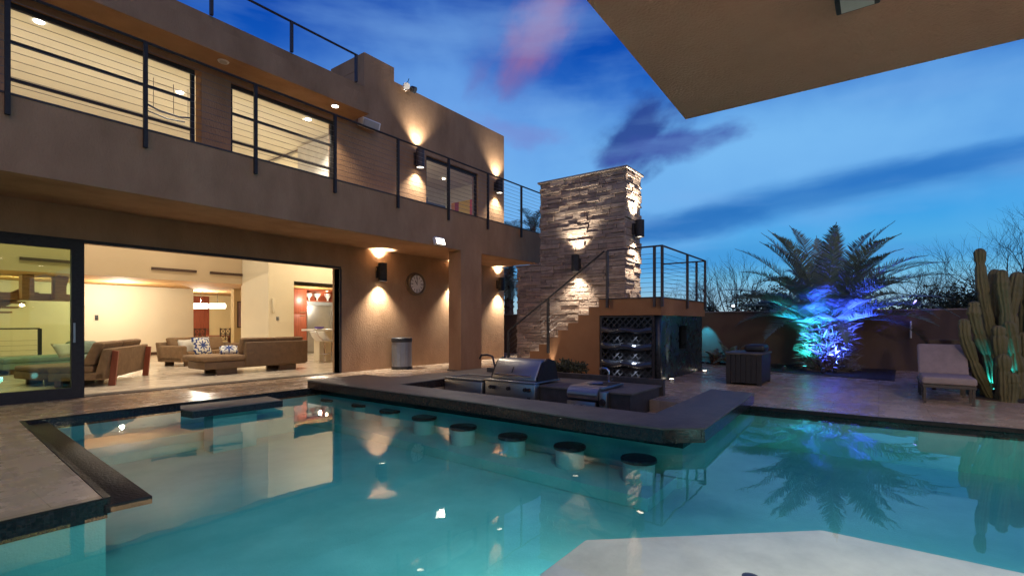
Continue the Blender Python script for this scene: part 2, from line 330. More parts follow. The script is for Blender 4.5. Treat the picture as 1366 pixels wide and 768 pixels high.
# ------------------------------------------------------------------ ground, patio, pool
g = MB(); I = (-9, 20, -8, 30); O = (-600, 900, -600, 600)
vs = [(O[0], O[2], -.02), (O[1], O[2], -.02), (O[1], O[3], -.02), (O[0], O[3], -.02), (I[0], I[2], -.02), (I[1], I[2], -.02), (I[1], I[3], -.02), (I[0], I[3], -.02)]
g.add(vs, [(0, 1, 5, 4), (1, 2, 6, 5), (2, 3, 7, 6), (3, 0, 4, 7)])
struct(g.build('ground', M['desert']))
def patio(poly, z0=-.35, z1=0.0):
    return struct(MB().prism(poly, z0, z1).build('patio_floor', M['travertine']))
patio([(-9, 9.44), (5.95, 9.44), (20, 9.44), (20, 11.62), (-9, 11.62)])
patio([(15.30, 11.62), (20, 11.62), (20, 30), (15.30, 30)])
patio([(-9, 4.8), (1.2, 4.8), (1.45, 9.44), (-9, 9.44)])
patio([(9.22, -8), (17.9, -8), (17.9, 9.44), (9.02, 9.44), (9.02, 3.24), (8.45, 3.24), (8.45, 2.38), (9.0, 2.38), (8.81, 1.7), (8.86, 0), (9.2, -6)])
patio([(-9, -8), (1.7, -8), (1.7, 1.0), (-9, 1.0)])
patio([(1.7, -8), (9.22, -8), (9.2, -6), (1.7, -6)])
patio([(5.99, 7.42), (9.02, 7.42), (9.02, 9.44), (5.99, 9.44)], -1.4)
patio([(6.32, 3.24), (9.02, 3.24), (9.02, 7.42), (6.32, 7.42)], -1.4, -.72)      # sunken kitchen floor
patio([(6.32, 2.38), (8.45, 2.38), (8.45, 3.24), (6.32, 3.24)], -1.4, -.72)
patio([(8.10, 2.385), (8.445, 2.385), (8.445, 3.235), (8.10, 3.235)], -.72, -.20)   # steps into the sunken kitchen
patio([(7.75, 2.385), (8.095, 2.385), (8.095, 3.235), (7.75, 3.235)], -.72, -.46)
struct(MB().prism([(15.3, 2.6), (14.9, 1.2), (14.5, -.3), (17.88, -.4), (17.88, 2.6)], -.1, .022).build('soil', M['soil']))
struct(MB().prism([(17.1, 2.6), (17.88, 2.6), (17.88, 9.4), (17.1, 9.4)], -.1, .03).build('soil', M['soil']))
struct(MB().prism([(11.0, -7.5), (17.88, -7.5), (17.88, -1.35), (12.0, -1.35), (11.6, -2.6)], -.1, .02).build('soil', M['soil']))
BASIN = [(1.7, -6), (9.2, -6), (8.86, 0), (8.81, 1.9), (6.0, 1.9), (6.0, 9.43), (1.45, 9.43), (1.2, 4.8), (-7, 4.8), (-7, 1.0), (1.7, 1.0)]
def offset(poly, d):
    n = len(poly); out = []
    for i in range(n):
        p0, p1, p2 = (Vector(poly[j % n]).to_2d() if False else Vector((poly[j % n][0], poly[j % n][1])) for j in (i-1, i, i+1))
        a = (p1-p0).normalized(); b = (p2-p1).normalized(); na = Vector((-a.y, a.x)); nb = Vector((-b.y, b.x))
        m = (na+nb); m /= max(.3, m.dot(na)); out.append((p1.x+m.x*d, p1.y+m.y*d))
    return out
def shell(poly, z0, z1, name, m, floor=False):
    b = MB(); n = len(poly); b.add([(p[0], p[1], z0) for p in poly] + [(p[0], p[1], z1) for p in poly], [(i, (i+1) % n, n+(i+1) % n, n+i) for i in range(n)] + ([tuple(range(n))] if floor else []))
    return struct(b.build(name, m, fix=False))
shell(offset(BASIN, .012), -.64, -.13, 'pool_floor', M['plaster'], True)
shell(offset(BASIN, .022), -.15, -.004, 'pool_wall', M['mosaic_dark'])
struct(MB().prism(offset(BASIN, .03), -.012, .0025).build('coping', M['mosaic_dark'])) if False else None
# black mosaic lip round the pool edge
def lip(a, b, wdt, z=.006):
    a, b = Vector((*a, 0)), Vector((*b, 0)); d = (b-a).normalized(); nrm = Vector((-d.y, d.x, 0))*wdt
    return struct(MB().extrude([(*a.xy, -.05), (*b.xy, -.05), (*(b+nrm).xy, -.05), (*(a+nrm).xy, -.05)], (0, 0, .05+z)).build('pool_edge', M['black_stone']))
lip((1.2, 4.8), (1.45, 9.40), -.045); lip((5.7, 9.43), (1.45, 9.43), -.04); lip((-7, 4.8), (1.24, 4.8), -.02)
lip((8.81, 1.66), (8.86, 0), -.05, .004); lip((8.86, 0), (9.2, -6), -.05, .004)
# shallow shelf, submerged ledges and bench
sh = [inwater(718, 768, .09), inwater(780, 718, .09), inwater(1095, 705, .09), inwater(1366, 765, .09)]
sp = [(sh[1].x, sh[1].y), (sh[2].x, sh[2].y), (sh[3].x+.02, -3.2), (1.72, -3.2), (1.72, sh[1].y-.01)]
struct(MB().prism(sp, -.635, WZ-.09).build('pool_step', bevel=.025, seg=3, mat=mat('shelf_plaster', (.60, .65, .60), .7, col2=(.46, .51, .475), scale=3.5, detail=10, bump=.1, bscale=60)))
struct(MB().prism([(1.20, 4.76), (1.50, 4.73), (1.74, 9.40), (1.45, 9.40)], WZ-.05, WZ+.012).build('pool_step', M['black_stone'], bevel=.006))
struct(MB().prism([(5.05, 1.95), (5.98, 1.95), (5.98, 9.38), (5.45, 9.38)], -.635, -.50).build('pool_step', M['plaster']))
struct(MB().prism([(1.86, 8.6), (4.95, 8.6), (4.95, 9.38), (1.86, 9.38)], -.635, -.36).build('pool_step', M['plaster']))
# water: closed body, mirror and refraction at its surface, blue-green absorption inside
wm = bpy.data.materials.new('water'); wm.use_nodes = True; nt = wm.node_tree; nt.nodes.clear(); L = nt.links.new
out = N('ShaderNodeOutputMaterial'); rf = N('ShaderNodeBsdfTransparent')
gl = N('ShaderNodeBsdfGlossy'); gl.inputs['Roughness'].default_value = .015; fr = N('ShaderNodeFresnel'); fr.inputs['IOR'].default_value = 1.40
mx = N('ShaderNodeMixShader'); front_only(nt, fr.outputs[0], mx.inputs[0]); L(rf.outputs[0], mx.inputs[1]); L(gl.outputs[0], mx.inputs[2]); L(mx.outputs[0], out.inputs[0])
tcw = N('ShaderNodeTexCoord'); wv = N('ShaderNodeTexNoise'); wv.inputs['Scale'].default_value = 2.2; wv.inputs['Detail'].default_value = 2; L(tcw.outputs['Object'], wv.inputs['Vector'])
bw = N('ShaderNodeBump'); bw.inputs['Strength'].default_value = .075; bw.inputs['Distance'].default_value = .02; L(wv.outputs['Fac'], bw.inputs['Height'])
for q in (gl, fr): L(bw.outputs[0], q.inputs['Normal'])
va = N('ShaderNodeVolumeAbsorption'); va.inputs['Color'].default_value = (.0, .87, .82, 1); va.inputs['Density'].default_value = .34; L(va.outputs[0], out.inputs['Volume'])
water = struct(MB().prism(offset(BASIN, .002), -1.6, WZ).build('water', wm))
# underwater niche lamps set in the near pool walls, facing away into the pool
def niche(x, y, aim, p, ang=150):
    t = thing('pool_lamp', 'round underwater lamp set in the near pool wall', 'pool lamp', (x, y, -.36), 'underwater pool lamps')
    d = (Vector((*aim, -.36))-Vector((x, y, -.36))).normalized(); c = Vector((x, y, -.36))
    MB().tube([c, c+d*.03], .11, 18).build('rim', M['chrome'], t); MB().tube([c+d*.031, c+d*.035], .085, 18).build('lens', M['cool_lens'], t)
    lamp('SPOT', 'pool_beam', c+d*.08, p, (.70, 1, .97), t, aim=c+d*3-Vector((0, 0, 1.1)), spot_size=R(ang), spot_blend=.7, shadow_soft_size=.09)
PL = 62
niche(2.15, sp[0][1]+.005, (1.2, 9), PL*.4); niche(2.85, sp[0][1]+.005, (3.2, 9), PL*.4); niche(sp[1][0]+.01, -.6, (9, -.6), PL*.5); niche(sp[1][0]+.01, -2.6, (9, -2.6), PL*.25); niche(1.0, 1.02, (3.4, 9), PL*.3)
mid_ = ((sp[0][0]+sp[1][0])/2, (sp[0][1]+sp[1][1])/2); 
niche(mid_[0]+.02, mid_[1]+.02, (mid_[0]+6, mid_[1]+5.4), PL*.25)
# ------------------------------------------------------------------ house
YH, YB = 11.65, 9.3
XL, XR = -8.0, 15.24
house = thing('house', 'tan stucco two storey house with an open glass wall, balcony and lit rooms', 'house', (4, YH, 0))
def hp(mb, name, m, parent=None, **k): return mb.build(name, m, parent or house, **k)
DX0, DX1 = -2.2, 7.95                                  # wide door opening
XT0, XT1 = 8.76, 9.83                                  # taller parapet block
wx = lambda x: onY(x, YH).x
W1a, W1b, W2a, W2b = wx(6), wx(262), wx(308), wx(447)
W3a, W3b = wx(568.5), wx(638)
HEAD, DECK = 6.73, 4.30
b = MB()                                               # ground floor front wall with the door opening
b.box(DX1, XR, YH, YH+.3, 0, 3.449); b.box(XL, DX0, YH, YH+.3, 0, 3.449); b.box(DX0, DX1, YH, YH+.3, 2.82, 3.449)
hp(b, 'ground_floor_wall', M['stucco'])
b = MB()                                               # upper floor wall, with window openings
b.box(W1b+.10, W2a, YH, YH+.3, 4.31, 6.85); b.box(W2b, W3a, YH, YH+.3, 4.31, HEAD); b.box(W3b, XR, YH, YH+.3, 4.31, HEAD)
b.box(XL, W1a, YH, YH+.3, 4.31, 6.85); b.box(W1a, W1b+.1, YH, YH+.3, HEAD, 6.85); b.box(W2a, W2b, YH, YH+.3, HEAD, 6.85)
b.box(W2b, XT0, YH, YH+.3, HEAD, 7.4); b.box(XT0, XR, YH, YH+.3, HEAD, 8.56)
hp(b, 'upper_wall', M['stucco'])
hp(MB().box(XT0, XT1, YH, YH+1.6, 8.56, 8.97), 'parapet', M['stucco'])
hp(MB().box(XR-.3, XR, YH+.3, 29.5, 0, 8.55), 'side_wall', M['stucco'])
hp(MB().box(XT0, XT0+.3, YH+.3, 29.5, 7.05, 8.55), 'side_wall', M['stucco'])
hp(MB().box(XL, XL+.3, YH+.3, 29.5, 0, 6.85), 'side_wall', M['stucco'])
hp(MB().box(XL, XR, 29.5, 29.8, 0, 8.5), 'rear_wall', M['stucco'])
b = MB(); b.box(XL, 8.28, 10.80, YH+.6, 6.85, 7.32); b.box(XL, 8.20, 10.90, YH+.6, 7.32, 7.57)
hp(b, 'roof_overhang', M['stucco'])
hp(MB().box(XL, XT0-.002, YH+.6, 29.5, 7.0, 7.45), 'roof', M['stucco'])
hp(MB().box(XT0+.3, XR-.3, YH+.3, 29.5, 8.0, 8.2), 'roof', M['stucco'])
# balcony
b = MB(); b.box(XL, 14.72, YB+.18, YH+.30, 3.45, DECK); b.box(XL, 14.72, YB, YB+.18, 3.362, 4.385)
balc = hp(b, 'balcony', M['stucco'])
hp(MB().box(XL, 14.74, YB-.012, YB+.20, 4.386, 4.412), 'balcony_edge_trim', M['bronze_metal'])
hp(MB().box(10.2, 11.09, YB+.003, YB+.46, 0, 3.361), 'column', M['stucco'])
hp(MB().box(10.17, 11.12, YB-.02, YB+.49, 0, .04), 'column_base', M['dark_stone'])
# ---- windows
def window(x0, x1, z0, z1, bars=(), mulls=(), fw=.07, name='window', gl='glass', y=YH+.08):
    w = MB(); w.box(x0, x0+fw, y, y+.07, z0, z1); w.box(x1-fw, x1, y, y+.07, z0, z1)
    w.box(x0+fw, x1-fw, y, y+.07, z1-fw*1.2, z1); w.box(x0+fw, x1-fw, y, y+.07, z0, z0+fw)
    f = hp(w, name, M['black_metal'])
    g = MB(); g.box(x0+fw, x1-fw, y+.03, y+.036, z0+fw, z1-fw*1.2); g.build('pane', M[gl], f)
    if bars or mulls:
        m = MB()
        for z in bars: m.box(x0+fw, x1-fw, y+.005, y+.06, z-.025, z+.025)
        for xx in mulls: m.box(xx-.035, xx+.035, y+.007, y+.062, z0+fw, z1-fw*1.2)
        m.build('mullion', M['black_metal'], f)
    return f
window(W1a, W1b, 4.31, HEAD, (5.45, 6.08)); window(W2a, W2b, 4.31, HEAD, (5.45, 6.08))
window(W3a, W3b, 4.31, HEAD, (), (onY(601, YH).x,), .09)
# sliding glass door: stacked leaves in front, open to the right
sd = hp(MB().box(DX0, DX1+.05, YH-.02, YH+.02, 2.80, 2.86).box(DX1, DX1+.06, YH-.03, YH+.22, 0, 2.80), 'door_track', M['black_metal'])
PX0, PX1 = wx(-260), wx(110.5)
for k, (xa, xb, yy) in enumerate(((-2.2, PX1, YH-.10), (-2.2, PX1-.02, YH+.06))):
    st, rl = .18, .20
    if k: st, rl = .24, .18
    d = MB(); d.box(xb-st, xb, yy, yy+.09, .004, 2.80); d.box(xa, xb-st, yy, yy+.09, .004, rl); d.box(xa, xb-st, yy, yy+.09, 2.80-rl*.72, 2.80); d.box(xa, xa+.1, yy, yy+.09, rl, 2.7)
    f = hp(d, 'sliding_door', M['black_metal']) if k == 0 else None
    if k == 0:
        MB().box(xa+.1, xb-st, yy+.035, yy+.045, rl, 2.80-rl*.72).build('pane', M['green_glass'], f)
        MB().box(xb-.16, xb-.13, yy-.03, yy-.001, 1.0, 1.35).build('handle', M['grey_metal'], f)
hp(MB().box(DX0, DX1, YH-.05, YH+.32, .001, .012), 'threshold', M['bronze_metal'])
# ---- interior, double height great room
struct(MB().prism([(XL, 11.62), (15.28, 11.62), (15.28, 29.5), (XL, 29.5)], -.3, .003).build('floor', M['interior_floor']))
XC = onY(358, 18.0).x
hp(MB().box(XL+.3, 8.70, YH+.31, 20, 6.90, 6.99), 'ceiling', M['cream'])
hp(MB().box(XL+.3, XC, 20.0, 20.12, 2.86, 6.89), 'bulkhead', M['tan_paint'])
xb_ = onY(258, 24.5).x
hp(MB().box(XL+.3, 14.9, 20.13, 29.4, 2.862, 2.95), 'low_ceiling', M['orange_paint'])
hp(MB().box(XL+.3, xb_, 24.5, 24.62, 0.01, 2.85), 'living_room_wall', M['cream'])
hp(MB().box(XL+.31, XL+.40, YH+.31, 24.5, 0.01, 6.89), 'interior_side_wall', M['cream'])
hp(MB().box(xb_, 14.9, 29.2, 29.35, 0.01, 2.85), 'dining_room_wall', M['yellow'])
b = MB(); b.box(XC, XC+.12, 18.12, 19.99, 0.01, 6.89); b.box(XC, onY(392, 18).x, 18.0, 18.12, 0.01, 6.89); b.box(onY(392, 18).x, 14.9, 18.0, 18.12, 2.95, 6.89)
hp(b, 'kitchen_wall', M['cream'])
hp(MB().box(onY(312, 23).x, onY(326, 23).x, 23.0, 23.3, .01, 2.85), 'dining_pier', M['yellow'])
hp(MB().box(onY(326.3, 20.2).x, onY(331, 20.2).x, 20.13, 20.5, .01, 2.85), 'dining_pier', M['cream'])
hp(MB().box(8.0, 14.9, 22.3, 22.45, .01, 2.85), 'kitchen_back_wall', M['cream']) if False else None
hp(MB().box(14.80, 14.9, YH+.31, 29.2, .01, 6.89), 'interior_side_wall', M['cream'])
hp(MB().box(8.72, 14.8, YH+.31, 18.0, 6.80, 6.88), 'ceiling', M['cream'])
b = MB(); b.box(XL+.41, xb_-.01, 24.47, 24.499, .004, .13); b.box(XC+.13, onY(392, 18).x-.01, 17.975, 17.998, .004, .13)
hp(b, 'skirting_board', M['dark_wood'])
# slots of the air diffusers in the bulkhead
for xa, xb in ((202, 262), (280, 331), (26, 96)):
    p, q = onY(xa, 19.99, 358), onY(xb, 19.99)
    d = MB().box(p.x, q.x, 19.95, 19.998, 3.17, 3.26).build('linear_diffuser', M['dark_wood'])
    tag(d, {202: 'long dark slot diffuser on the tan bulkhead over the curved sofa', 280: 'shorter dark slot diffuser on the bulkhead near the kitchen', 26: 'dark slot diffuser on the bulkhead seen through the sliding glass door'}[xa], 'air vent', 'slot diffusers on the living room bulkhead')
# small things on the interior walls
def wallbox(x0, x1, y0, y1, Y, dep, name, m, label, cat, group=None):
    p, q = onY(x0, Y, y0), onY(x1, Y, y1); z0, z1 = onY((x0+x1)/2, Y, y1).z, onY((x0+x1)/2, Y, y0).z
    o = MB().box(p.x, q.x, Y-dep, Y-.002, z0, z1).build(name, M[m] if isinstance(m, str) else m, bevel=.008); return tag(o, label, cat, group)
wallbox(126.5, 131, 420, 427, 24.5, .04, 'wall_thermostat', 'black_plastic', 'small black thermostat on the cream wall above the curved sofa', 'thermostat')
wallbox(362.5, 366, 398, 417, 18, .06, 'wall_speaker', 'cream', 'slim cream wall panel beside the kitchen cabinet', 'wall panel')
wallbox(368.5, 372, 422, 427, 18, .03, 'light_switch', 'grey_metal', 'small grey switch on the cream wall left of the kitchen', 'light switch')
art = mat('abstract_art', (.10, .05, .10), .6, col2=(.5, .36, .33), scale=2.2, detail=6, stretch=(1, 1, .35))
pic = thing('framed_picture', 'tall narrow dark abstract picture on the yellow dining pier', 'picture', (onY(321, 23).x, 22.97, 1.8))
p, q = onY(316.5, 22.98), onY(325, 22.98); z0, z1 = onY(321, 23, 437).z, onY(321, 23, 402).z
MB().box(p.x, q.x, 22.95, 22.995, z0, z1).build('frame', M['dark_wood'], pic); MB().box(p.x+.04, q.x-.04, 22.94, 22.949, z0+.04, z1-.04).build('canvas', art, pic)
# dining door
d0, d1 = onY(257, 29.1).x, onY(279, 29.1).x
dd = hp(MB().box(d0, d1, 29.10, 29.19, .01, onY(268, 29.1, 395).z), 'door', M['wood_red'])
MB().lathe([(.03, 0), (.03, .06)], (d1-.12, 29.03, 1.0), 10, 'y').build('handle', M['chrome'], dd)

# ---- upper room behind the small window
wr = thing('wall_painting', 'red and yellow abstract painting inside the upper corner room', 'picture', (14.78, 13.3, 5.2))
pc = bpy.data.materials.new('bold_painting'); pc.use_nodes = True; _n = pc.node_tree; _b = _n.nodes['Principled BSDF']
_t = _n.nodes.new('ShaderNodeTexCoord'); _s = _n.nodes.new('ShaderNodeSeparateXYZ'); _r = _n.nodes.new('ShaderNodeValToRGB'); _r.color_ramp.interpolation = 'CONSTANT'
_n.links.new(_t.outputs['Generated'], _s.inputs[0]); _n.links.new(_s.outputs[1], _r.inputs[0]); _n.links.new(_r.outputs[0], _b.inputs['Base Color'])
for i, (pp, c) in enumerate(((0, (.75, .10, .08)), (.22, (.85, .55, .08)), (.68, (.45, .06, .05)), (.85, (.8, .3, .06)))):
    if i > 1: _r.color_ramp.elements.new(pp)
    _r.color_ramp.elements[i].position = pp; _r.color_ramp.elements[i].color = (*c, 1)
up = 14.4
MB().box(14.74, 14.795, onX(635, 14.78).y, onX(603, 14.78).y, 5.2, 6.2).build('canvas', pc, wr)
b = MB(); b.box(W2b+.6, 14.79, up, up+.1, 4.3, 6.79); hp(b, 'upper_room_wall', M['white_paint'])
hp(MB().box(W2b+.6, 14.79, YH+.31, up-.001, 4.15, 4.29), 'upper_room_floor', M['wood'])
hp(MB().box(W2b+.6, W2b+.7, YH+.31, up-.001, 4.3, 6.79), 'upper_room_wall', M['white_paint'])
hp(MB().box(onY(569, up).x, onY(597, up).x-.05, up-.05, up-.001, 4.3, 6.15).box(onY(567, up).x, onY(569, up).x, up-.07, up-.001, 4.3, 6.3), 'inner_door', mat('blue_door', (.20, .24, .42), .5, col2=(.17, .21, .38), scale=3))
lamp('POINT', 'upper_room_light', (W3a-.8, 12.9, 5.6), 60, (1, .88, .72), house, shadow_soft_size=.25)
dl = MB().lathe([(.05, 0), (.05, .02)], (onY(592, 13.2).x, 13.2, 6.77), 16).build('ceiling_downlight', M['can_lens']); tag(dl, 'small lit downlight in the ceiling of the upper corner room', 'ceiling light', 'recessed ceiling downlights')

# ---- roof and balcony railings
def railing(name, label, posts, rail, cables, m='bronze_metal', pr=.028, loc=(0, 0, 0), rr=.022, group=None, square=True):
    t = thing(name, label, 'railing', loc, group)
    for (p, q) in posts:
        bb = MB()
        p, q = Vector(p), Vector(q)
        bb.obox((p+q)/2, (pr, 0, 0), (0, pr, 0), (0, 0, (q.z-p.z)/2)); bb.build('post', M[m], t)
    for a in rail:
        MB().tube([Vector(v) for v in a], rr, 6).build('handrail', M[m], t)
    for a in cables: MB().tube(a, .0042, 4).build('cable', M['cable'], t)
    return t
posts = []
YR = YB-.045
for px in (10, 194, 341, 447, 531, 598.5, 651, 695.5, 733):
    x = onY(px, YR).x; posts.append(((x, YR, 4.10 if px != 733 else 3.36), (x, YR, 5.735)))
posts.insert(0, ((-1.2, YR, 4.10), (-1.2, YR, 5.735))); posts.insert(0, ((-3.4, YR, 4.10), (-3.4, YR, 5.735)))
xe = onY(733, YR).x
railing('balcony_railing', 'dark steel railing with horizontal cables along the front of the balcony', posts, [((XL, YR, 5.75), (xe, YR, 5.75)), ((xe, YR, 5.75), (xe, YR+.0, 5.7))][:1],
        [((XL, YR, 4.50+.112*k), (xe, YR, 4.50+.112*k)) for k in range(11)], 'black_metal', .027, (xe, YR, 4.1), .022)
YRf = 10.86; posts = []
for px in (282, 389, 475):
    x = onY(px, YRf).x; posts.append(((x, YRf, 7.57), (x, YRf, 8.26)))
posts.insert(0, ((onY(150, YRf).x, YRf, 7.57), (onY(150, YRf).x, YRf, 8.26)))
railing('roof_railing', 'thin dark single rail railing standing on the flat roof edge', posts, [((XL, YRf, 8.27), (onY(477, YRf).x, YRf, 8.27))], [], 'bronze_metal', .03, (5, YRf, 7.57), .026)

# ---- lamps on the house
def wall_lamp(px, py, Y, hgt, wdt, label, power, kind='Y', onx=None, m='black_metal', up=True, down=True):
    if kind == 'Y': p = onY(px, Y, py); n = Vector((0, -1, 0))
    else: p = onX(px, onx, py); n = Vector((-1, 0, 0))
    s = Vector((-n.y, n.x, 0)); c = p + n*(.06+wdt/2)
    t = thing('wall_lamp', label, 'wall lamp', p, 'up and down wall lamps')
    r = wdt/2; b = MB(); N_ = 20
    prof = [(r, -hgt/2), (r, hgt/2), (r-.012, hgt/2), (r-.012, hgt/2-.05)]
    o = MB().lathe(prof[:2] + [(r-.014, hgt/2), (r-.014, hgt/2-.06)], c, N_)
    o2 = MB(); 
    vs = []; 
    ring = [(r, -hgt/2), (r, hgt/2), (r-.014, hgt/2), (r-.014, -hgt/2)]
    for rr_, h in ring: vs += [(c.x+rr_*math.cos(2*math.pi*k/N_), c.y+rr_*math.sin(2*math.pi*k/N_), c.z+h) for k in range(N_)]
    o2.add(vs, [(i*N_+k, i*N_+(k+1) % N_, ((i+1) % 4)*N_+(k+1) % N_, ((i+1) % 4)*N_+k) for i in range(4) for k in range(N_)])
    body = o2.build('body', M[m], t)
    MB().obox(p + n*.03, s*r*.8, n*.03, Vector((0, 0, hgt*.32))).build('wall_plate', M[m], t)
    for sgn, on in ((1, up), (-1, down)):
        MB().lathe([(r-.016, -.006), (r-.016, .006)], c + Vector((0, 0, sgn*(hgt/2-.035))), N_).build('lens', M['warm_lens'], t)
        if on:
            lamp('SPOT', 'wall_lamp_beam', c + Vector((0, 0, sgn*(hgt/2-.005))) + n*.03, power, (1, .92, .79), t, aim=c + Vector((0, 0, sgn*3)) - n*.22, spot_size=R(100), spot_blend=1.0, shadow_soft_size=.035)
    return t
PW = 520
wall_lamp(505, 363.5, YH, .52, .25, 'black cylinder wall lamp between the glass opening and the wall clock', PW)
wall_lamp(602, 367, YH, .52, .25, 'black cylinder wall lamp hidden behind the balcony column', PW)
wall_lamp(664, 379.5, YH, .50, .24, 'black cylinder wall lamp right of the column under the balcony', PW)
wall_lamp(555, 213, YH, .58, .26, 'bronze cylinder wall lamp left of the upper corner window', PW*.6, m='bronze_metal')
wall_lamp(661, 250, YH, .50, .26, 'black cylinder wall lamp at the upper corner of the house', PW*.6)
def eave(px, py, label, lit):
    z = 6.85; d = F*(z-CH)/(HY-py); X, Y = world(d, (px-CX)/F*d)
    t = thing('eave_downlight', label, 'downlight', (X, Y, z), 'round downlights under the roof eave')
    MB().lathe([(.10, -.02), (.11, -.001)], (X, Y, z), 20).build('trim_ring', M['white_paint'], t)
    MB().lathe([(.075, -.026), (.075, -.0205)], (X, Y, z), 20).build('lens', M['can_lens'] if lit else M['off_lens'], t)
    if lit: lamp('SPOT', 'eave_beam', (X, Y, z-.05), 200, (1, .85, .64), t, aim=(X, Y, 0), spot_size=R(110), spot_blend=.7, shadow_soft_size=.06)
eave(447, 141, 'lit round downlight under the roof eave beside the tall parapet', True)
eave(298, 82, 'unlit round downlight under the eave above the window pier', False)
# flood lamp on the balcony fascia
p = onY(582, YB, 322.5)
t = thing('flood_lamp', 'lit square flood lamp at the lower edge of the balcony above the column', 'flood lamp', p)
MB().obox(p+Vector((0, -.10, .0)), (.17, 0, 0), (0, .05, -.02), (0, .03, .09)).build('housing', M['white_paint'], t, bevel=.01)
MB().obox(p+Vector((0, -.155, -.002)), (.145, 0, 0), (0, .006, -.002), (0, .026, .072)).build('lens', M['flood_lens'], t)
MB().obox(p+Vector((0, -.03, .05)), (.03, 0, 0), (0, .03, 0), (0, 0, .03)).build('bracket', M['grey_metal'], t)
lamp('SPOT', 'flood_beam', p+Vector((0, -.2, -.02)), 260, (1, .86, .66), t, aim=p+Vector((0.6, -3.0, -3.2)), spot_size=R(115), spot_blend=.6, shadow_soft_size=.08)
# white speaker under the eave
p = onY(487, YH, 168)
t = thing('outdoor_speaker', 'white box shaped outdoor speaker on the wall under the eave', 'speaker', p)
MB().obox(p+Vector((0, -.18, 0)), (.30, 0, 0), (0, .11, .04), (0, -.04, .12)).build('cabinet', M['white_paint'], t, bevel=.02)
MB().obox(p+Vector((-.02, -.31, -.045)), (.25, 0, 0), (0, .006, .002), (0, -.03, .085)).build('grille', M['off_lens'], t)
MB().box(p.x-.05, p.x+.05, p.y-.08, p.y-.001, p.z-.05, p.z+.05).build('bracket', M['grey_metal'], t)
# twin head security light on the parapet
p = onY(540, YH, 117)
t = thing('security_light', 'twin headed white and black security light on the upper wall edge', 'security light', p)
MB().lathe([(.09, -.07), (.09, -.001)], p, 16, 'y').build('base', M['white_paint'], t)
for sx, m in ((-1, 'white_paint'), (1, 'black_plastic')):
    a = p+Vector((sx*.07, -.08, .02)); e2 = p+Vector((sx*.17, -.28, -.10))
    MB().tube([a, a.lerp(e2, .4), a.lerp(e2, .45), e2], [.03, .04, .085, .10], 14).build('lamp_head', M[m], t)
MB().tube([p+Vector((0, -.08, .05)), p+Vector((.06, -.12, .26))], .012, 6).build('antenna', M['black_plastic'], t)
# wall clock: dark round case, pale face with bars for hours, hands
p = onY(553, YH, 379)
t = thing('wall_clock', 'round wall clock with pale face and dark double rim', 'clock', p)
MB().lathe([(.36, -.05), (.36, -.002)], p, 40, 'y').build('back_rim', mat('clock_case', (.13, .085, .05), .5, col2=(.10, .065, .04), scale=8), t)
rim = MB(); N_ = 40; vs = []
for rr_, h in ((.33, -.05), (.345, -.14), (.285, -.15), (.28, -.10)): vs += [(p.x+rr_*math.cos(2*math.pi*k/N_), p.y+h, p.z+rr_*math.sin(2*math.pi*k/N_)) for k in range(N_)]
rim.add(vs, [(i*N_+k, i*N_+(k+1) % N_, (i+1)*N_+(k+1) % N_, (i+1)*N_+k) for i in range(3) for k in range(N_)])
rim.build('rim', mat('clock_rim', (.17, .12, .075), .35, .5, col2=(.13, .09, .055), scale=8), t, smooth=True)
fc = MB().lathe([(.285, -.105), (.285, -.0995)], p, 40, 'y').build('dial', M['white_paint'], t)
hb = MB()
for k in range(12):
    a = k*math.pi/6; u = Vector((math.sin(a), 0, math.cos(a))); v = Vector((u.z, 0, -u.x)); ln = .045 if k % 3 else .06
    hb.obox(p+u*(.215)+Vector((0, -.108, 0)), v*(.007 if k % 3 else .011), (0, .002, 0), u*ln)
hb.build('hour_marks', M['black_plastic'], fc)
for nm, ang, ln, wd in (('hour_hand', -38, .13, .012), ('minute_hand', 3, .19, .008)):
    a = R(ang); u = Vector((math.sin(a), 0, math.cos(a))); v = Vector((u.z, 0, -u.x)); MB().obox(p+u*ln*.4+Vector((0, -.113 - (.004 if ln > .15 else 0), 0)), v*wd, (0, .0015, 0), u*ln*.6).build(nm, M['black_plastic'], fc)
# trash can
p = onY(536, YH-.36); p.z = 0
t = thing('trash_can', 'grey ribbed metal trash can with dark lid by the wall under the clock', 'trash can', p)
pr_ = []; 
b = MB(); n = 48; vs = []
for h in (.07, .80):
    vs += [(p.x+(.285+.006*(k % 2))*math.cos(2*math.pi*k/n), p.y+(.285+.006*(k % 2))*math.sin(2*math.pi*k/n), h) for k in range(n)]
b.add(vs, [(k, (k+1) % n, n+(k+1) % n, n+k) for k in range(n)]); b.build('body', M['grey_metal'], t)
MB().lathe([(.30, 0), (.30, .08), (.28, .085)], p, 32).build('base', M['black_plastic'], t)
MB().lathe([(.295, .79), (.305, .82), (.305, .90), (.27, .925), (.12, .93)], p, 32).build('lid', M['black_plastic'], t)
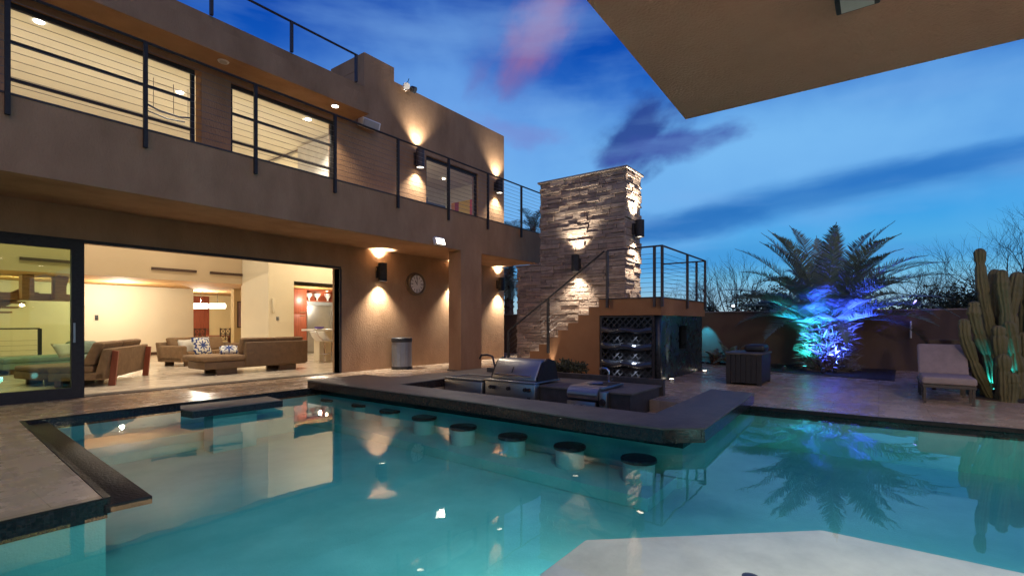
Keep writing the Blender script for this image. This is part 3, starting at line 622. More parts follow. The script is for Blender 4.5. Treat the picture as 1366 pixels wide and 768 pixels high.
# interior light: recessed cans with real beams, and hidden spots added to brighten the room
cans = [tuple(at(x, y, 6.885).xy) for x, y in ((52, 30), (240, 124), (411, 160))] + [(0.2, 18.2), (3.6, 18.2), (6.9, 18.2)]
for i, (x, y) in enumerate(cans):
    o = tag(MB().lathe([(.075, 0), (.075, .012)], (x, y, 6.885), 20).build('ceiling_downlight', M['ceil_lens']), ('recessed ceiling downlight at the left end of the left upper window', 'recessed ceiling downlight beside the track light in the left upper window', 'recessed ceiling downlight in the right upper window', 'recessed ceiling downlight deep in the great room', 'recessed ceiling downlight deep in the great room', 'recessed ceiling downlight deep in the great room')[i], 'ceiling light', 'recessed ceiling downlights')
    lamp('SPOT', 'ceiling_beam', (x, y, 6.86), 480, (1, .90, .74), None, aim=(x, y, 0), spot_size=R(120), spot_blend=.6, shadow_soft_size=.1)
cv = MB().box(-2, 7.8, YH+.315, YH+.45, 3.0, 3.06); hp(cv, 'added_shelf', M['cream'])  # shelf added over the door to carry the hidden fill spots
for x in (-.5, 2.2, 4.8, 7.2):
    lamp('SPOT', 'room_fill', (x, YH+.42, 3.12), 235, (1, .87, .67), house, aim=(x, YH+4.2, 6.2), spot_size=R(140), spot_blend=.8, shadow_soft_size=.06)
for x in (.9, 5.1, 8.45):  # hidden downlights added to brighten the deck strip outside
    t = tag(MB().lathe([(.09, 0), (.09, .012)], (x, YH+.9, 6.885), 18).build('ceiling_downlight', M['ceil_lens']), 'added hidden downlight just inside the sliding doors', 'ceiling light', 'recessed ceiling downlights')
    lamp('SPOT', 'threshold_beam', (x, YH+.9, 6.86), 420, (1, .86, .66), None, aim=(min(x, 6.9)+.2, YH-.6, 0), spot_size=R(62), spot_blend=.9, shadow_soft_size=.1)
for (x, y, p_) in ((0.5, 22.6, 210), (3.6, 22.6, 230), (6.2, 22.6, 230), (10.2, 26.0, 330), (12.3, 19.4, 170)):
    lamp('POINT', 'low_ceiling_light', (x, y, 2.4), p_, (1, .90, .72), house, shadow_soft_size=.06)
lamp('POINT', 'kitchen_light', (11.6, 16.0, 4.6), 300, (1, .82, .56), house, shadow_soft_size=.08)
# ------------------------------------------------------------------ ledgestone tower
TX, TY0, TY1, TZ = 12.40, 5.42, 8.08, 5.46
tw = thing('stone_tower', 'tall ledgestone chimney tower rising beside the outdoor stairs', 'stone tower', (12.9, 6.8, 0))
def ledge_face(mb, o, u, n, width, z0, z1, rnd, hole=None):
    z = z0
    while z < z1-.01:
        h = min(rnd.choice((.045, .06, .075, .09, .11, .13)), z1-z)
        if z1-z-h < .04: h = z1-z
        x = 0
        while x < width-.01:
            w = min(rnd.uniform(.16, .62), width-x)
            if width-x-w < .1: w = width-x
            dp = rnd.choice((.012, .02, .03, .045, .06)); tl = rnd.uniform(-.006, .006)
            c = Vector(o)+Vector(u)*(x+w/2)+Vector((0, 0, z+h/2))+Vector(n)*(dp/2-.02)
            mb.obox(c, Vector(u)*(w/2-.004), Vector(n)*(dp/2+.02)+Vector((0, 0, tl)), (0, 0, h/2-.0035), rnd.random())
            x += w
        z += h
core = MB().box(TX+.01, 13.39, TY0+.01, TY1, 0, TZ); core.box(TX+.01, 12.7, TY1, 8.92, 0, 3.04)
core.build('core', mat('mortar', (.12, .10, .09), .95, col2=(.09, .075, .07), scale=9), tw)
rnd = random.Random(3); b = MB()
ledge_face(b, (TX, TY0, 0), (0, 1, 0), (-1, 0, 0), TY1-TY0, 0, TZ, rnd)
ledge_face(b, (TX, TY1, 0), (0, 1, 0), (-1, 0, 0), 8.94-TY1, 0, 3.06, rnd)
ledge_face(b, (TX-.03, TY0, 0), (1, 0, 0), (0, -1, 0), 1.03, 0, TZ, rnd)
ledge_face(b, (TX-.03, 8.92, 0), (1, 0, 0), (0, 1, 0), .34, 0, 3.06, rnd)
ledge_face(b, (TX-.03, TY1, 3.06), (1, 0, 0), (0, 1, 0), 1.03, 0, TZ-3.06, rnd)
b.build('stone_cladding', M['ledge'], tw, bevel=.006, seg=1)
MB().box(TX-.09, 13.48, TY0-.09, TY1+.08, TZ, TZ+.055).build('cap', M['cap'], tw, bevel=.008)
MB().box(TX-.05, 12.75, TY1+.001, 9.0, 3.062, 3.105).build('ledge_cap', M['cap'], tw, bevel=.008)
wall_lamp(771.5, 352, 0, .46, .22, 'black cylinder wall lamp over the stairs on the stone tower', 300, 'X', 12.34)
wall_lamp(845, 306, 5.37, .46, .24, 'black cylinder wall lamp on the narrow right face of the stone tower', 560)

# ------------------------------------------------------------------ stairs and terrace
SX0, SX1 = 11.2, 12.33
stair = thing('outdoor_staircase', 'orange stucco staircase climbing along the stone tower', 'staircase', (11.7, 7, 0))
prof = [(5.575, 0), (5.575, 1.93)]
for k in range(9):
    y = 5.575+.30*k; z = 1.93-.193*(k+1); prof += [(y, z), (y+.30, z)]
prof += [(5.575+2.7, 0)]
pp = [prof[0]] + [(5.575, 1.93-.193)] + prof[3:]
MB().extrude([(SX0, y, z) for y, z in pp], (SX1-SX0, 0, 0)).build('flight', M['stucco_orange'], stair)
for k in range(9):
    y = 5.575+.30*k; z = 1.93-.193*(k+1)
    MB().box(SX0+.03, SX1-.002, y+.002, y+.298, z+.002, z+.022).build('tread', M['travertine'], stair)
terr = thing('terrace', 'small raised orange stucco terrace above the black lattice', 'terrace', (12.9, 4.8, 0))
MB().prism([(11.15, 4.0), (14.70, 4.0), (14.70, 5.335), (12.36, 5.335), (12.36, 5.572), (11.15, 5.572)], 1.53, 1.925).build('slab', M['stucco_orange'], terr)
MB().prism([(11.13, 3.98), (14.72, 3.98), (14.72, 5.345), (12.34, 5.345), (12.34, 5.572), (11.13, 5.572)], 1.927, 1.95).build('edge_trim', M['bronze_metal'], terr)
# dark tiled enclosure with its niche
enc = thing('tiled_enclosure', 'dark tiled enclosure with a square niche under the terrace', 'enclosure', (13.0, 4.7, 0))
nx0, nx1, nz0, nz1 = 12.58, 13.18, .68, 1.28
b = MB(); y0, y1 = 4.05, 4.20
b.box(11.30, nx0, y0, y1, 0, 1.527); b.box(nx1, 14.60, y0, y1, 0, 1.527); b.box(nx0, nx1, y0, y1, 0, nz0); b.box(nx0, nx1, y0, y1, nz1, 1.527)
b.build('front_panel', M['dark_tile'], enc)
b = MB(); b.box(11.62, 14.60, 5.0, 5.32, 0, 1.527); b.box(14.45, 14.60, 4.2, 5.0, 0, 1.527); b.box(11.62, 11.7, 4.2, 5.0, 0, 1.527); b.build('side_panel', M['dark_tile'], enc)
MB().box(nx0, nx1, 4.62, 4.66, nz0-.1, nz1+.1).build('niche_back', M['stucco_soffit'], enc)
MB().tube([(11.30, 4.13, 0), (11.30, 4.13, 1.526)], .085, 20).build('rounded_corner', M['dark_tile'], enc, smooth=True)
# black lattice rack
lat = thing('lattice_rack', 'tall black metal lattice rack with glossy curved trays under the terrace', 'rack', (11.3, 4.8, 0))
LY0, LY1 = 4.22, 5.50
b = MB(); b.box(11.55, 11.60, LY0-.05, LY1+.04, .02, 1.52); b.build('back_panel', M['black_plastic'], lat)
b = MB(); b.box(11.17, 11.55, LY1, LY1+.05, .02, 1.52); b.box(11.17, 11.55, LY0-.05, LY0, .02, 1.52); b.box(11.17, 11.55, LY0, LY1, 1.48, 1.52); b.box(11.17, 11.55, LY0, LY1, .02, .05); b.build('frame', M['black_metal'], lat)
gl_black = mat('gloss_black', (.03, .034, .042), .12, col2=(.04, .045, .055), scale=6, coat=.5)
trays = ((1.15, .16), (.76, .18), (.35, .18))
for z, hh in trays:
    n_, m_ = 20, 11; tm = MB(); vs = []; fs = []            # each tray bows forward and dips along its length
    for i in range(n_+1):
        u = i/n_; y = LY0+.004+(LY1-LY0-.008)*u; bow = .07+.13*math.sin(math.pi*u); dip = .022*math.cos(4*math.pi*u)
        vs += [(11.55, y, z-hh*.4)]+[(11.19-bow*math.sin(math.pi*k/8), y, z-hh*.4+dip+hh*(1-math.cos(math.pi*k/8))/2) for k in range(9)]+[(11.55, y, z+hh*.6)]
    for i in range(n_): fs += [(i*m_+k, i*m_+(k+1) % m_, (i+1)*m_+(k+1) % m_, (i+1)*m_+k) for k in range(m_)]
    fs += [tuple(range(m_)), tuple(n_*m_+k for k in range(m_))[::-1]]
    tm.add(vs, fs).build('tray', gl_black, lat)
def lattice(z0, z1, nm='lattice_panel'):
    b = MB(); s = .155; H = z1-z0; n = int((LY1-LY0)/s)+1
    for k in range(-3, n+1):
        for sg in (1, -1):
            ya = LY0+s*k; yb = ya+H
            if sg < 0: ya, yb = yb, ya
            A = Vector((11.20+.012*sg, ya, z0)); B = Vector((11.20+.012*sg, yb, z1)); lo, hi = LY0, LY1
            if max(A.y, B.y) < lo or min(A.y, B.y) > hi: continue
            def clip(P, Q):
                if P.y < lo: P = P+(Q-P)*((lo-P.y)/(Q.y-P.y))
                if P.y > hi: P = P+(Q-P)*((hi-P.y)/(Q.y-P.y))
                return P
            A2, B2 = clip(A, B), clip(B, A)
            if (A2-B2).length > .03:
                d = (B2-A2); w = Vector((0, -d.z, d.y)).normalized()*.013
                b.obox((A2+B2)/2, d/2, w, (.006, 0, 0))
    b.build(nm, M['lattice'], lat)
M['lattice'] = mat('lattice_metal', (.05, .05, .055), .35, .3, col2=(.04, .04, .045), scale=10)
lattice(1.25, 1.48); lattice(.87, 1.08); lattice(.46, .68); lattice(.06, .27)
for z in (.285,):
    MB().box(11.10, 11.16, LY0+.25, LY1-.3, z-.012, z-.002).build('light_strip', M['cool_lens'], lat) if False else None
for z, hh in trays:
    MB().box(11.14, 11.17, LY0+.25, LY1-.25, z-hh*.4-.045, z-hh*.4-.026).build('light_strip', M['black_metal'], lat)
    for y in (LY0+.42, LY1-.42):
        lamp('SPOT', 'rack_light', (11.08, y, z-hh*.4-.06), 4.5 if z < 1 else 2.5, (.70, .80, 1), lat, aim=(11.22, y, z-hh*.4-.35), spot_size=R(130), spot_blend=.8, shadow_soft_size=.03)
# terrace and stair railings
zt = 3.11; XA, YA = 11.12, 3.965
P = [(XA, onX(810, XA).y), (XA, onX(873, XA).y), (XA, YA), (onY(917, YA).x, YA), (14.60, YA), (14.66, 4.22), (14.66, 5.22)]
railing('terrace_railing', 'bronze post and cable railing around the raised terrace', [((x, y, 1.72), (x, y, zt-.01)) for x, y in P],
        [[(XA, P[0][1], zt), (XA, YA, zt)], [(XA, YA, zt), (14.62, YA, zt)], [(14.66, YA, zt), (14.66, 5.24, zt)]],
        [[(XA, P[0][1], 2.06+.11*k), (XA, YA, 2.06+.11*k)] for k in range(9)] + [[(XA, YA, 2.06+.11*k), (14.62, YA, 2.06+.11*k)] for k in range(9)] + [[(14.66, YA, 2.06+.11*k), (14.66, 5.24, 2.06+.11*k)] for k in range(9)],
        'bronze_metal', .028, (13, 4.6, 1.72))
XS = 11.15; a, b_, c = Vector((XS, 5.42, zt)), Vector((XS, 7.05, 2.0)), Vector((XS, 8.40, 1.10))
railing('stair_railing', 'dark sloping handrail with cables beside the outdoor stairs', [((XS, 7.05, .55), (XS, 7.05, 2.0)), ((XS, 8.36, 0), (XS, 8.36, 1.11))], [[a, b_, c]],
        [[a-Vector((0, 0, .13*k)), b_-Vector((0, 0, .13*k)), c-Vector((0, 0, .13*k))] for k in range(1, 8)], 'black_metal', .03, (XS, 7.05, 0))
# ------------------------------------------------------------------ garden wall and its lights
gw = thing('garden_wall', 'long plain brown stucco wall enclosing the back of the garden', 'garden wall', (18, 0, 0))
MB().box(17.9, 18.12, -30, 30, -.1, 1.70).build('wall', M['garden_stucco'], gw)
MB().box(17.87, 18.15, -30, 30, 1.702, 1.74).build('coping', M['cap'], gw)
def spotlight(loc, aim, name, label, colr, power, lens, ang=50, group='garden spotlights', stem=.12, size=.055):
    loc = Vector(loc); aim = Vector(aim); d = (aim-loc).normalized()
    t = thing(name, label, 'spotlight', loc-Vector((0, 0, stem)), group)
    MB().tube([loc-Vector((0, 0, stem)), loc], .012, 6).build('stem', M['black_metal'], t)
    MB().tube([loc-d*.10, loc-d*.07, loc+d*.03], [size*.5, size, size*1.05], 12).build('housing', M['black_metal'], t)
    MB().tube([loc+d*.031, loc+d*.036], size*.9, 12).build('lens', M[lens], t)
    if power: lamp('SPOT', name+'_beam', loc+d*.06, power, colr, t, aim=aim, spot_size=R(ang), spot_blend=.5, shadow_soft_size=.03)
p = onX(978, 17.99, 405); spotlight((17.99, p.y, 1.90), (16.4, p.y-.4, 3.4), 'wall_spotlight', 'small pale violet spotlight clamped on the garden wall left of the palm', (.7, .7, 1), 6, 'cool_lens', 60, stem=.16)
p = onX(1222, 17.99, 405); spotlight((17.99, p.y, 1.92), (17.4, p.y+1.6, 3.0), 'wall_spotlight', 'violet spotlight clamped on the garden wall right of the palm', (.4, .35, 1), 8, 'uv_lens', 60, stem=.18, size=.07)
# pale vertical strip next to it, built as a thin white rod
p = onX(1215, 17.85, 442); t = thing('pale_rod', 'short pale vertical pipe on the garden wall above the lounger', 'rod', (17.86, p.y, 1.0))
MB().tube([(17.86, p.y, .92), (17.86, p.y, 1.40)], .022, 8).build('rod', M['white_paint'], t); MB().box(17.86, 17.899, p.y-.03, p.y+.03, 1.2, 1.23).build('clip', M['white_paint'], t)
# teal glow on the wall by the enclosure
pw_ = onX(946, 17.9, 470)
spotlight((17.5, onX(936, 17.5).y, 1.78), (17.9, onX(946, 17.9).y, .35), 'wall_washer', 'teal spotlight washing the garden wall behind the dark enclosure', (.03, .50, 1), 330, 'teal_lens', 44, stem=.1)
# ground lights at the enclosure
def ground_light(x, y, label, power, aim, colr=(1, .85, .6), ang=45):
    t = thing('ground_light', label, 'ground light', (x, y, 0), 'ground lights at the dark enclosure')
    MB().lathe([(.08, .001), (.085, .012), (.06, .02)], (x, y, 0), 16).build('ring', M['grey_metal'], t); MB().lathe([(.05, .0205), (.05, .024)], (x, y, 0), 16).build('lens', M['warm_lens'], t)
    lamp('SPOT', 'ground_beam', (x, y, .04), power, colr, t, aim=aim, spot_size=R(ang), spot_blend=.6, shadow_soft_size=.02)
ground_light(onY(897, 3.93).x, 3.95, 'round ground light grazing up the corner of the dark enclosure', 160, (onY(897, 3.93).x, 4.02, 1.5), ang=26)
p = at(940, 495); ground_light(p.x, p.y, 'round ground light at the far corner of the dark enclosure', 3, (p.x, p.y+.1, 1.5), (.6, .9, 1))
p = onX(735, 11.12); ground_light(11.08, p.y, 'ground light grazing up the orange stair wall behind the grill', 60, (11.24, p.y+.02, 1.6), (1, .95, .85), ang=34)

# ------------------------------------------------------------------ swim-up bar
bar = thing('swim_up_bar', 'long dark slate bar top with mosaic edge reaching into the pool', 'bar counter', (6, 5, 0))
BAR = [(5.71, 9.46), (5.62, 4.73), (5.46, 2.9), (5.47, 1.95), (5.77, 1.57), (9.11, 1.68), (9.25, 2.40), (6.28, 2.34), (6.38, 7.43), (10.10, 7.43), (10.10, 8.30), (7.12, 8.41), (7.13, 9.46)]
MB().prism(BAR, .004, .150).build('mosaic_edge', M['mosaic'], bar)
MB().prism(offset(BAR, -.006 if sum(BAR[i][0]*BAR[(i+1) % 13][1]-BAR[(i+1) % 13][0]*BAR[i][1] for i in range(13)) > 0 else .006), .151, .172).build('bar_top', M['slate'], bar, bevel=.004)
b = MB(); b.box(6.02, 6.31, 2.40, 7.42, -.7, .003); b.box(6.02, 8.43, 1.93, 2.375, -.72, .003); b.build('support_wall', M['plaster'], bar)
MB().box(6.312, 6.318, 2.40, 7.41, -.72, .003).build('pit_lining', M['dark_stone'], bar)
# kitchen counter behind
ctr = thing('kitchen_counter', 'dark stone outdoor kitchen counter holding grill and burner', 'counter', (8.3, 5.3, -.72))
MB().box(7.66, 9.0, 3.26, 7.40, -.718, .165).build('body', M['dark_stone'], ctr)
MB().box(7.63, 9.01, 3.22, 7.41, .166, .20).build('worktop', M['slate'], ctr, bevel=.004)
MB().box(9.03, 9.13, 3.2, 7.41, .002, .30).build('backsplash', M['dark_stone'], ctr)
# grill
gr = thing('barbecue_grill', 'large stainless steel barbecue grill with closed hood on the counter', 'grill', (7.9, 5.6, .2))
gy0, gy1 = onX(714, 7.50).y, onX(648, 7.50).y
MB().box(7.48, 7.655, gy0, gy1, -.22, .23).build('control_panel', M['steel'], gr, bevel=.012)
MB().box(7.46, 8.35, gy0-.01, gy1+.01, .232, .262).build('rim', M['steel'], gr, bevel=.008)
hood = [(7.60, .264), (7.60, .30), (7.78, .60), (7.84, .64), (8.20, .64), (8.30, .58), (8.33, .264)]
MB().extrude([(x, gy0+.07, z) for x, z in hood], (0, gy1-gy0-.14, 0)).build('hood', M['steel'], gr, bevel=.02, seg=3)
for s in (gy0+.03, gy1-.065): MB().extrude([(x, s, z) for x, z in [(7.64, .264), (7.64, .33), (7.82, .60), (8.0, .67), (8.22, .62), (8.36, .264)]], (0, .036, 0)).build('hood_end', M['black_metal'], gr)
MB().tube([(7.56, gy0+.15, .36), (7.56, gy1-.15, .36)], .018, 10).build('hood_handle', M['chrome'], gr)
for s in (gy0+.2, gy1-.2): MB().tube([(7.56, s, .36), (7.66, s, .38)], .012, 8).build('handle_bracket', M['chrome'], gr)
for i, s in enumerate((.10, .17, .5, .80, .87)):
    y = gy0+(gy1-gy0)*s; k = MB().lathe([(.034, -.05), (.038, -.004)], (7.478, y, .12), 16, 'x').build('knob', M['black_metal'], gr)
    MB().lathe([(.02, -.056), (.02, -.051)], (7.478, y, .12), 12, 'x').build('knob_cap', M['chrome'], k)
mm = (gy0+gy1)/2
MB().obox((7.672, mm+.05, .455), (.004, 0, .0045), (0, .012, 0), Vector((.18, 0, .30)).normalized()*.06).build('thermometer', M['black_plastic'], gr)
MB().box(7.474, 7.479, gy0+.09, gy0+.16, -.06, -.02).build('badge', M['black_plastic'], gr)
# side burner
sb = thing('side_burner', 'stainless power burner with rounded front set in the dark counter', 'burner', (7.9, 4, .2))
sy0, sy1 = onX(808, 7.5).y, onX(757, 7.5).y
MB().box(7.48, 7.655, sy0+.18, sy1, -.25, .02).build('front_panel', M['steel'], sb, bevel=.008)
cp = [(7.655, .025)] + [(7.60-.14*math.sin(a), .14-.115*math.cos(a)) for a in [R(d) for d in range(5, 176, 17)]] + [(7.655, .26)]
MB().extrude([(x, sy0+.14, z) for x, z in cp], (0, sy1-sy0-.15, 0)).build('rounded_front', M['steel'], sb, smooth=False)
MB().box(7.60, 8.45, sy0+.10, sy1+.02, .215, .262).build('top_plate', M['steel'], sb, bevel=.01)
MB().box(7.52, 7.655, sy0, sy0+.13, -.25, .20).build('end_panel', M['steel'], sb, bevel=.01)
MB().box(7.85, 8.35, sy0+.12, sy0+.42, .2625, .27).build('grate', M['black_metal'], sb)
MB().lathe([(.13, .263), (.15, .28), (.12, .30), (.02, .315)], (8.02, sy1-.26, 0), 24).build('burner_cap', M['steel'], sb)
for s in (.25, .5): MB().lathe([(.03, -.045), (.034, -.004)], (7.478, sy0+.18+(sy1-sy0-.18)*s+.1, -.06), 14, 'x').build('knob', M['chrome'], sb)
MB().tube([(7.44, sy0+.25, -.10), (7.44, sy0+.5, -.10)], .012, 8).build('handle', M['chrome'], sb)
MB().lathe([(.05, -.05), (.06, -.003)], (7.517, sy0+.065, .03), 16, 'x').build('dial', M['black_metal'], sb)
# sink and taps
sk = thing('apron_sink', 'stainless apron sink at the left end of the kitchen counter', 'sink', (7.7, 6.8, 0))
ky0, ky1 = gy1+.10, 7.30
MB().box(7.50, 7.655, ky0, ky1, -.28, .185).build('apron', M['steel'], sk, bevel=.015)
b = MB(); b.box(7.50, 8.3, ky1-.03, ky1, .201, .225); b.box(7.50, 8.3, ky0, ky0+.03, .201, .225); b.box(7.50, 7.60, ky0+.03, ky1-.03, .201, .225); b.box(8.2, 8.3, ky0+.03, ky1-.03, .201, .225); b.build('rim', M['steel'], sk)
MB().box(7.602, 8.198, ky0+.032, ky1-.032, .2005, .206).build('basin', M['dark_stone'], sk)
def tap(name, label, base, pts, r, m):
    t = thing(name, label, 'tap', base, 'taps of the outdoor kitchen'); base = Vector(base)
    MB().lathe([(.04, 0), (.03, .02)], base, 14).build('base', M[m], t)
    MB().tube([base+Vector(q) for q in pts], r, 10).build('spout', M[m], t, smooth=True)
    MB().tube([base+Vector(pts[0])+Vector((0, 0, .02)), base+Vector((-.02, -.09, .07))], .008, 8).build('handle', M[m], t)
tb = onX(661, 7.95); tap('faucet', 'dark bent faucet between the sink and the grill', (7.95, gy1+.07, .201), [(0, 0, .02), (.02, .05, .20), (.02, .14, .46), (.0, .26, .49), (-.02, .40, .48), (-.03, .44, .40)], .022, 'bronze_metal')
tap('faucet', 'small pale faucet on the counter before the lattice rack', (8.8, onX(812, 8.8).y, .201), [(0, 0, .02), (0, 0, .22), (0, .05, .27), (0, .17, .27), (0, .19, .24)], .02, 'chrome')
# flood lamp added under the canopy edge, out of view, to brighten the garden
t = thing('added_garden_lamp', 'added unseen flood lamp under the canopy edge aimed at the garden', 'flood lamp', (4.9, -2.9, 3.3))
MB().obox((4.9, -2.9, 3.28), (.10, .02, -.03), (-.02, .14, 0), (.03, 0, .09)).build('housing', M['white_paint'], t, bevel=.01); MB().tube([(4.85, -2.9, 3.3), (4.82, -2.9, 3.42)], .02, 8).build('bracket', M['grey_metal'], t)
lamp('SPOT', 'garden_fill', (5.04, -2.9, 3.24), 480, (1, .80, .58), t, aim=(14.5, 0.2, .6), spot_size=R(85), spot_blend=.9, shadow_soft_size=.12)
t = thing('added_deck_lamp', 'added unseen flood lamp under the canopy aimed at the house side deck', 'flood lamp', (-.5, .9, 3.3))  # flood lamp added out of view to warm the left deck
MB().obox((-.5, .9, 3.28), (.14, 0, 0), (0, .10, -.03), (0, .03, .09)).build('housing', M['white_paint'], t, bevel=.01); MB().tube([(-.5, .86, 3.3), (-.5, .84, 3.42)], .02, 8).build('bracket', M['grey_metal'], t)
lamp('SPOT', 'deck_fill', (-.5, 1.04, 3.24), 45, (1, .78, .52), t, aim=(.6, 7.0, 0), spot_size=R(80), spot_blend=.9, shadow_soft_size=.12)
# ------------------------------------------------------------------ pool stools and table
def stool():
    t = thing('pool_stool', 'submerged pool stool', 'stool', (0, 0, -.50), 'submerged stools along the swim-up bar')
    MB().lathe([(.185, -.499), (.185, -.27)], (0, 0, 0), 28).build('pedestal', M['stool_plaster'], t, smooth=False)
    MB().lathe([(.205, -.27), (.21, -.262), (.21, -.235), (.20, -.225)], (0, 0, 0), 32).build('seat', M['mosaic_dark'], t)
    return t
spx = [(441.7, 531), (483.5, 537.6), (521.5, 545.6), (566, 554.7), (618, 567), (684, 579.5), (760, 592.5), (852, 609)]
words = ['submerged pool stool farthest along the bar, beside the glass opening', 'second submerged pool stool from the far end of the bar', 'third submerged pool stool from the far end of the bar', 'fourth submerged pool stool from the far end of the bar',
         'fourth submerged pool stool from the near end of the bar', 'third submerged pool stool from the near end of the bar', 'second submerged pool stool from the near end of the bar', 'nearest submerged pool stool, at the chamfered end of the bar']
proto = stool()
for i, (x, y) in enumerate(spx):
    q = inwater(x, y, .16); s_ = proto if i == 0 else copy_tree(proto)
    s_.location = (q.x, q.y, -.50); s_["label"] = words[i]
tb = thing('pool_table', 'low dark stone slab table standing in the water near the house', 'stone table', (3.6, 8.2, -.45))
sl = [(2.99, 8.22), (3.08, 8.0), (4.30, 7.83), (4.36, 8.42), (3.35, 8.62)]
sl = [(2.98, 8.28), (3.02, 7.98), (4.33, 7.90), (4.38, 8.50), (3.10, 8.62)]
MB().prism(sl, -.03, .065).build('edge', M['mosaic_dark'], tb); MB().prism(offset(sl, -.004), .066, .082).build('slab_top', M['slate'], tb, bevel=.004)
MB().prism([(3.35, 8.1), (4.0, 8.1), (4.0, 8.42), (3.35, 8.42)], -.63, -.031).build('pedestal', M['plaster'], tb)
p = at(1001, 766, -.05); t = thing('pool_fitting', 'small black fitting at the near edge of the shallow pool shelf', 'pool fitting', (p.x, p.y, -.15))
q = inwater(1001, 775, .06); MB().lathe([(.05, -.149), (.045, -.09), (.02, -.085)], (q.x, q.y, 0), 16).build('cap', M['black_plastic'], t)
# ------------------------------------------------------------------ canopy over the camera
cn = thing('patio_canopy', 'broad brown stucco canopy overhanging the near pool corner', 'canopy', (0, -3, 3.4))
c0 = at(914.5, 159.5, 3.4); c1 = at(782, 0, 3.4); c2 = at(1366, 52, 3.4)
dd = Vector((c1.x-c0.x, c1.y-c0.y)).normalized(); ee = Vector((c2.x-c0.x, c2.y-c0.y)).normalized()
CP = [(c0.x, c0.y), (c0.x+dd.x*9, c0.y+dd.y*9), (-4, -12), (c0.x+ee.x*13, c0.y+ee.y*13)]
MB().prism(CP, 3.40, 4.3).build('slab', M['stucco_soffit'], cn)
MB().box(-4.6, -4.0, -14, 1.2, 0, 3.9).build('rear_wall', M['stucco'], cn)
for (x, y) in ((-1.2, -2.6), (4.4, -5.4), (1.2, -5.8)):
    MB().box(x-.25, x+.25, y-.25, y+.25, 0.001, 3.399).build('column', M['stucco'], cn)
    for dx, dy in ((0, 1), (1, 0)):  # uplights added out of view to brighten the canopy underside
        t = thing('added_uplight', 'added unseen half round bronze uplight on a canopy column', 'uplight', (x+dx*.25, y+dy*.25, 2.0), 'added uplights on the canopy columns')
        cc = Vector((x+dx*.36, y+dy*.36, 2.0)); MB().lathe([(.03, -.14), (.10, .0), (.10, .02)], cc, 16).build('bowl', M['bronze_metal'], t); MB().lathe([(.08, .021), (.08, .025)], cc, 16).build('lens', M['warm_lens'], t)
        lamp('SPOT', 'uplight_beam', cc+Vector((0, 0, .05)), 135, (1, .80, .56), t, aim=cc+Vector((dx*1.5, dy*1.5, 1.2)), spot_size=R(150), spot_blend=.9, shadow_soft_size=.08)
p = at(1118, 7.5, 3.4); q = at(1155, -8, 3.4)
sp_ = thing('canopy_fixture', 'black square light fixture on the underside of the brown canopy', 'light fixture', (p.x, p.y, 3.4))
MB().box(p.x-.28, p.x+.0, p.y-.22, p.y+.01, 3.33, 3.399).build('housing', M['black_metal'], sp_, bevel=.01)
MB().box(p.x-.25, p.x-.03, p.y-.19, p.y-.02, 3.322, 3.329).build('lens', M['off_lens'], sp_)
for i, (x, y, tx_, ty_, pw2) in enumerate(((1.8, 1.2, 3.1, 6.0, 300), (2.95, .95, 3.8, 5.0, 380), (4.25, -.95, 7.2, -.2, 260))):  # floods added above the view to light the pool floor evenly
    t = thing('added_pool_flood', 'added unseen flood lamp in the canopy edge and aimed into the pool', 'flood lamp', (x, y, 3.4), 'added flood lamps in the canopy edge')
    MB().lathe([(.10, -.014), (.105, -.001)], (x, y, 3.4), 18).build('trim_ring', M['bronze_metal'], t); MB().lathe([(.08, -.018), (.08, -.0145)], (x, y, 3.4), 18).build('lens', M['can_lens'], t)
    lamp('SPOT', 'pool_fill_beam', (x, y, 3.36), pw2*1.05, (.86, .97, 1), t, aim=(tx_, ty_, -.6), spot_size=R(82), spot_blend=1.0, shadow_soft_size=.1)
for (x, y) in ((3.0, .25), (2.5, -1.3), (3.6, -4.6), (.9, -.6)):  # unseen downlights added to lift the shelf and near deck
    t = thing('added_canopy_light', 'added unseen downlight in the canopy over the pool shelf', 'downlight', (x, y, 3.4), 'added downlights in the canopy')
    MB().lathe([(.09, -.012), (.095, -.001)], (x, y, 3.4), 18).build('trim_ring', M['bronze_metal'], t); MB().lathe([(.07, -.016), (.07, -.0125)], (x, y, 3.4), 18).build('lens', M['can_lens'], t)
    lamp('SPOT', 'canopy_beam', (x, y, 3.36), 300, (1, .88, .72), t, aim=(x, y, 0), spot_size=R(84), spot_blend=.8, shadow_soft_size=.07)
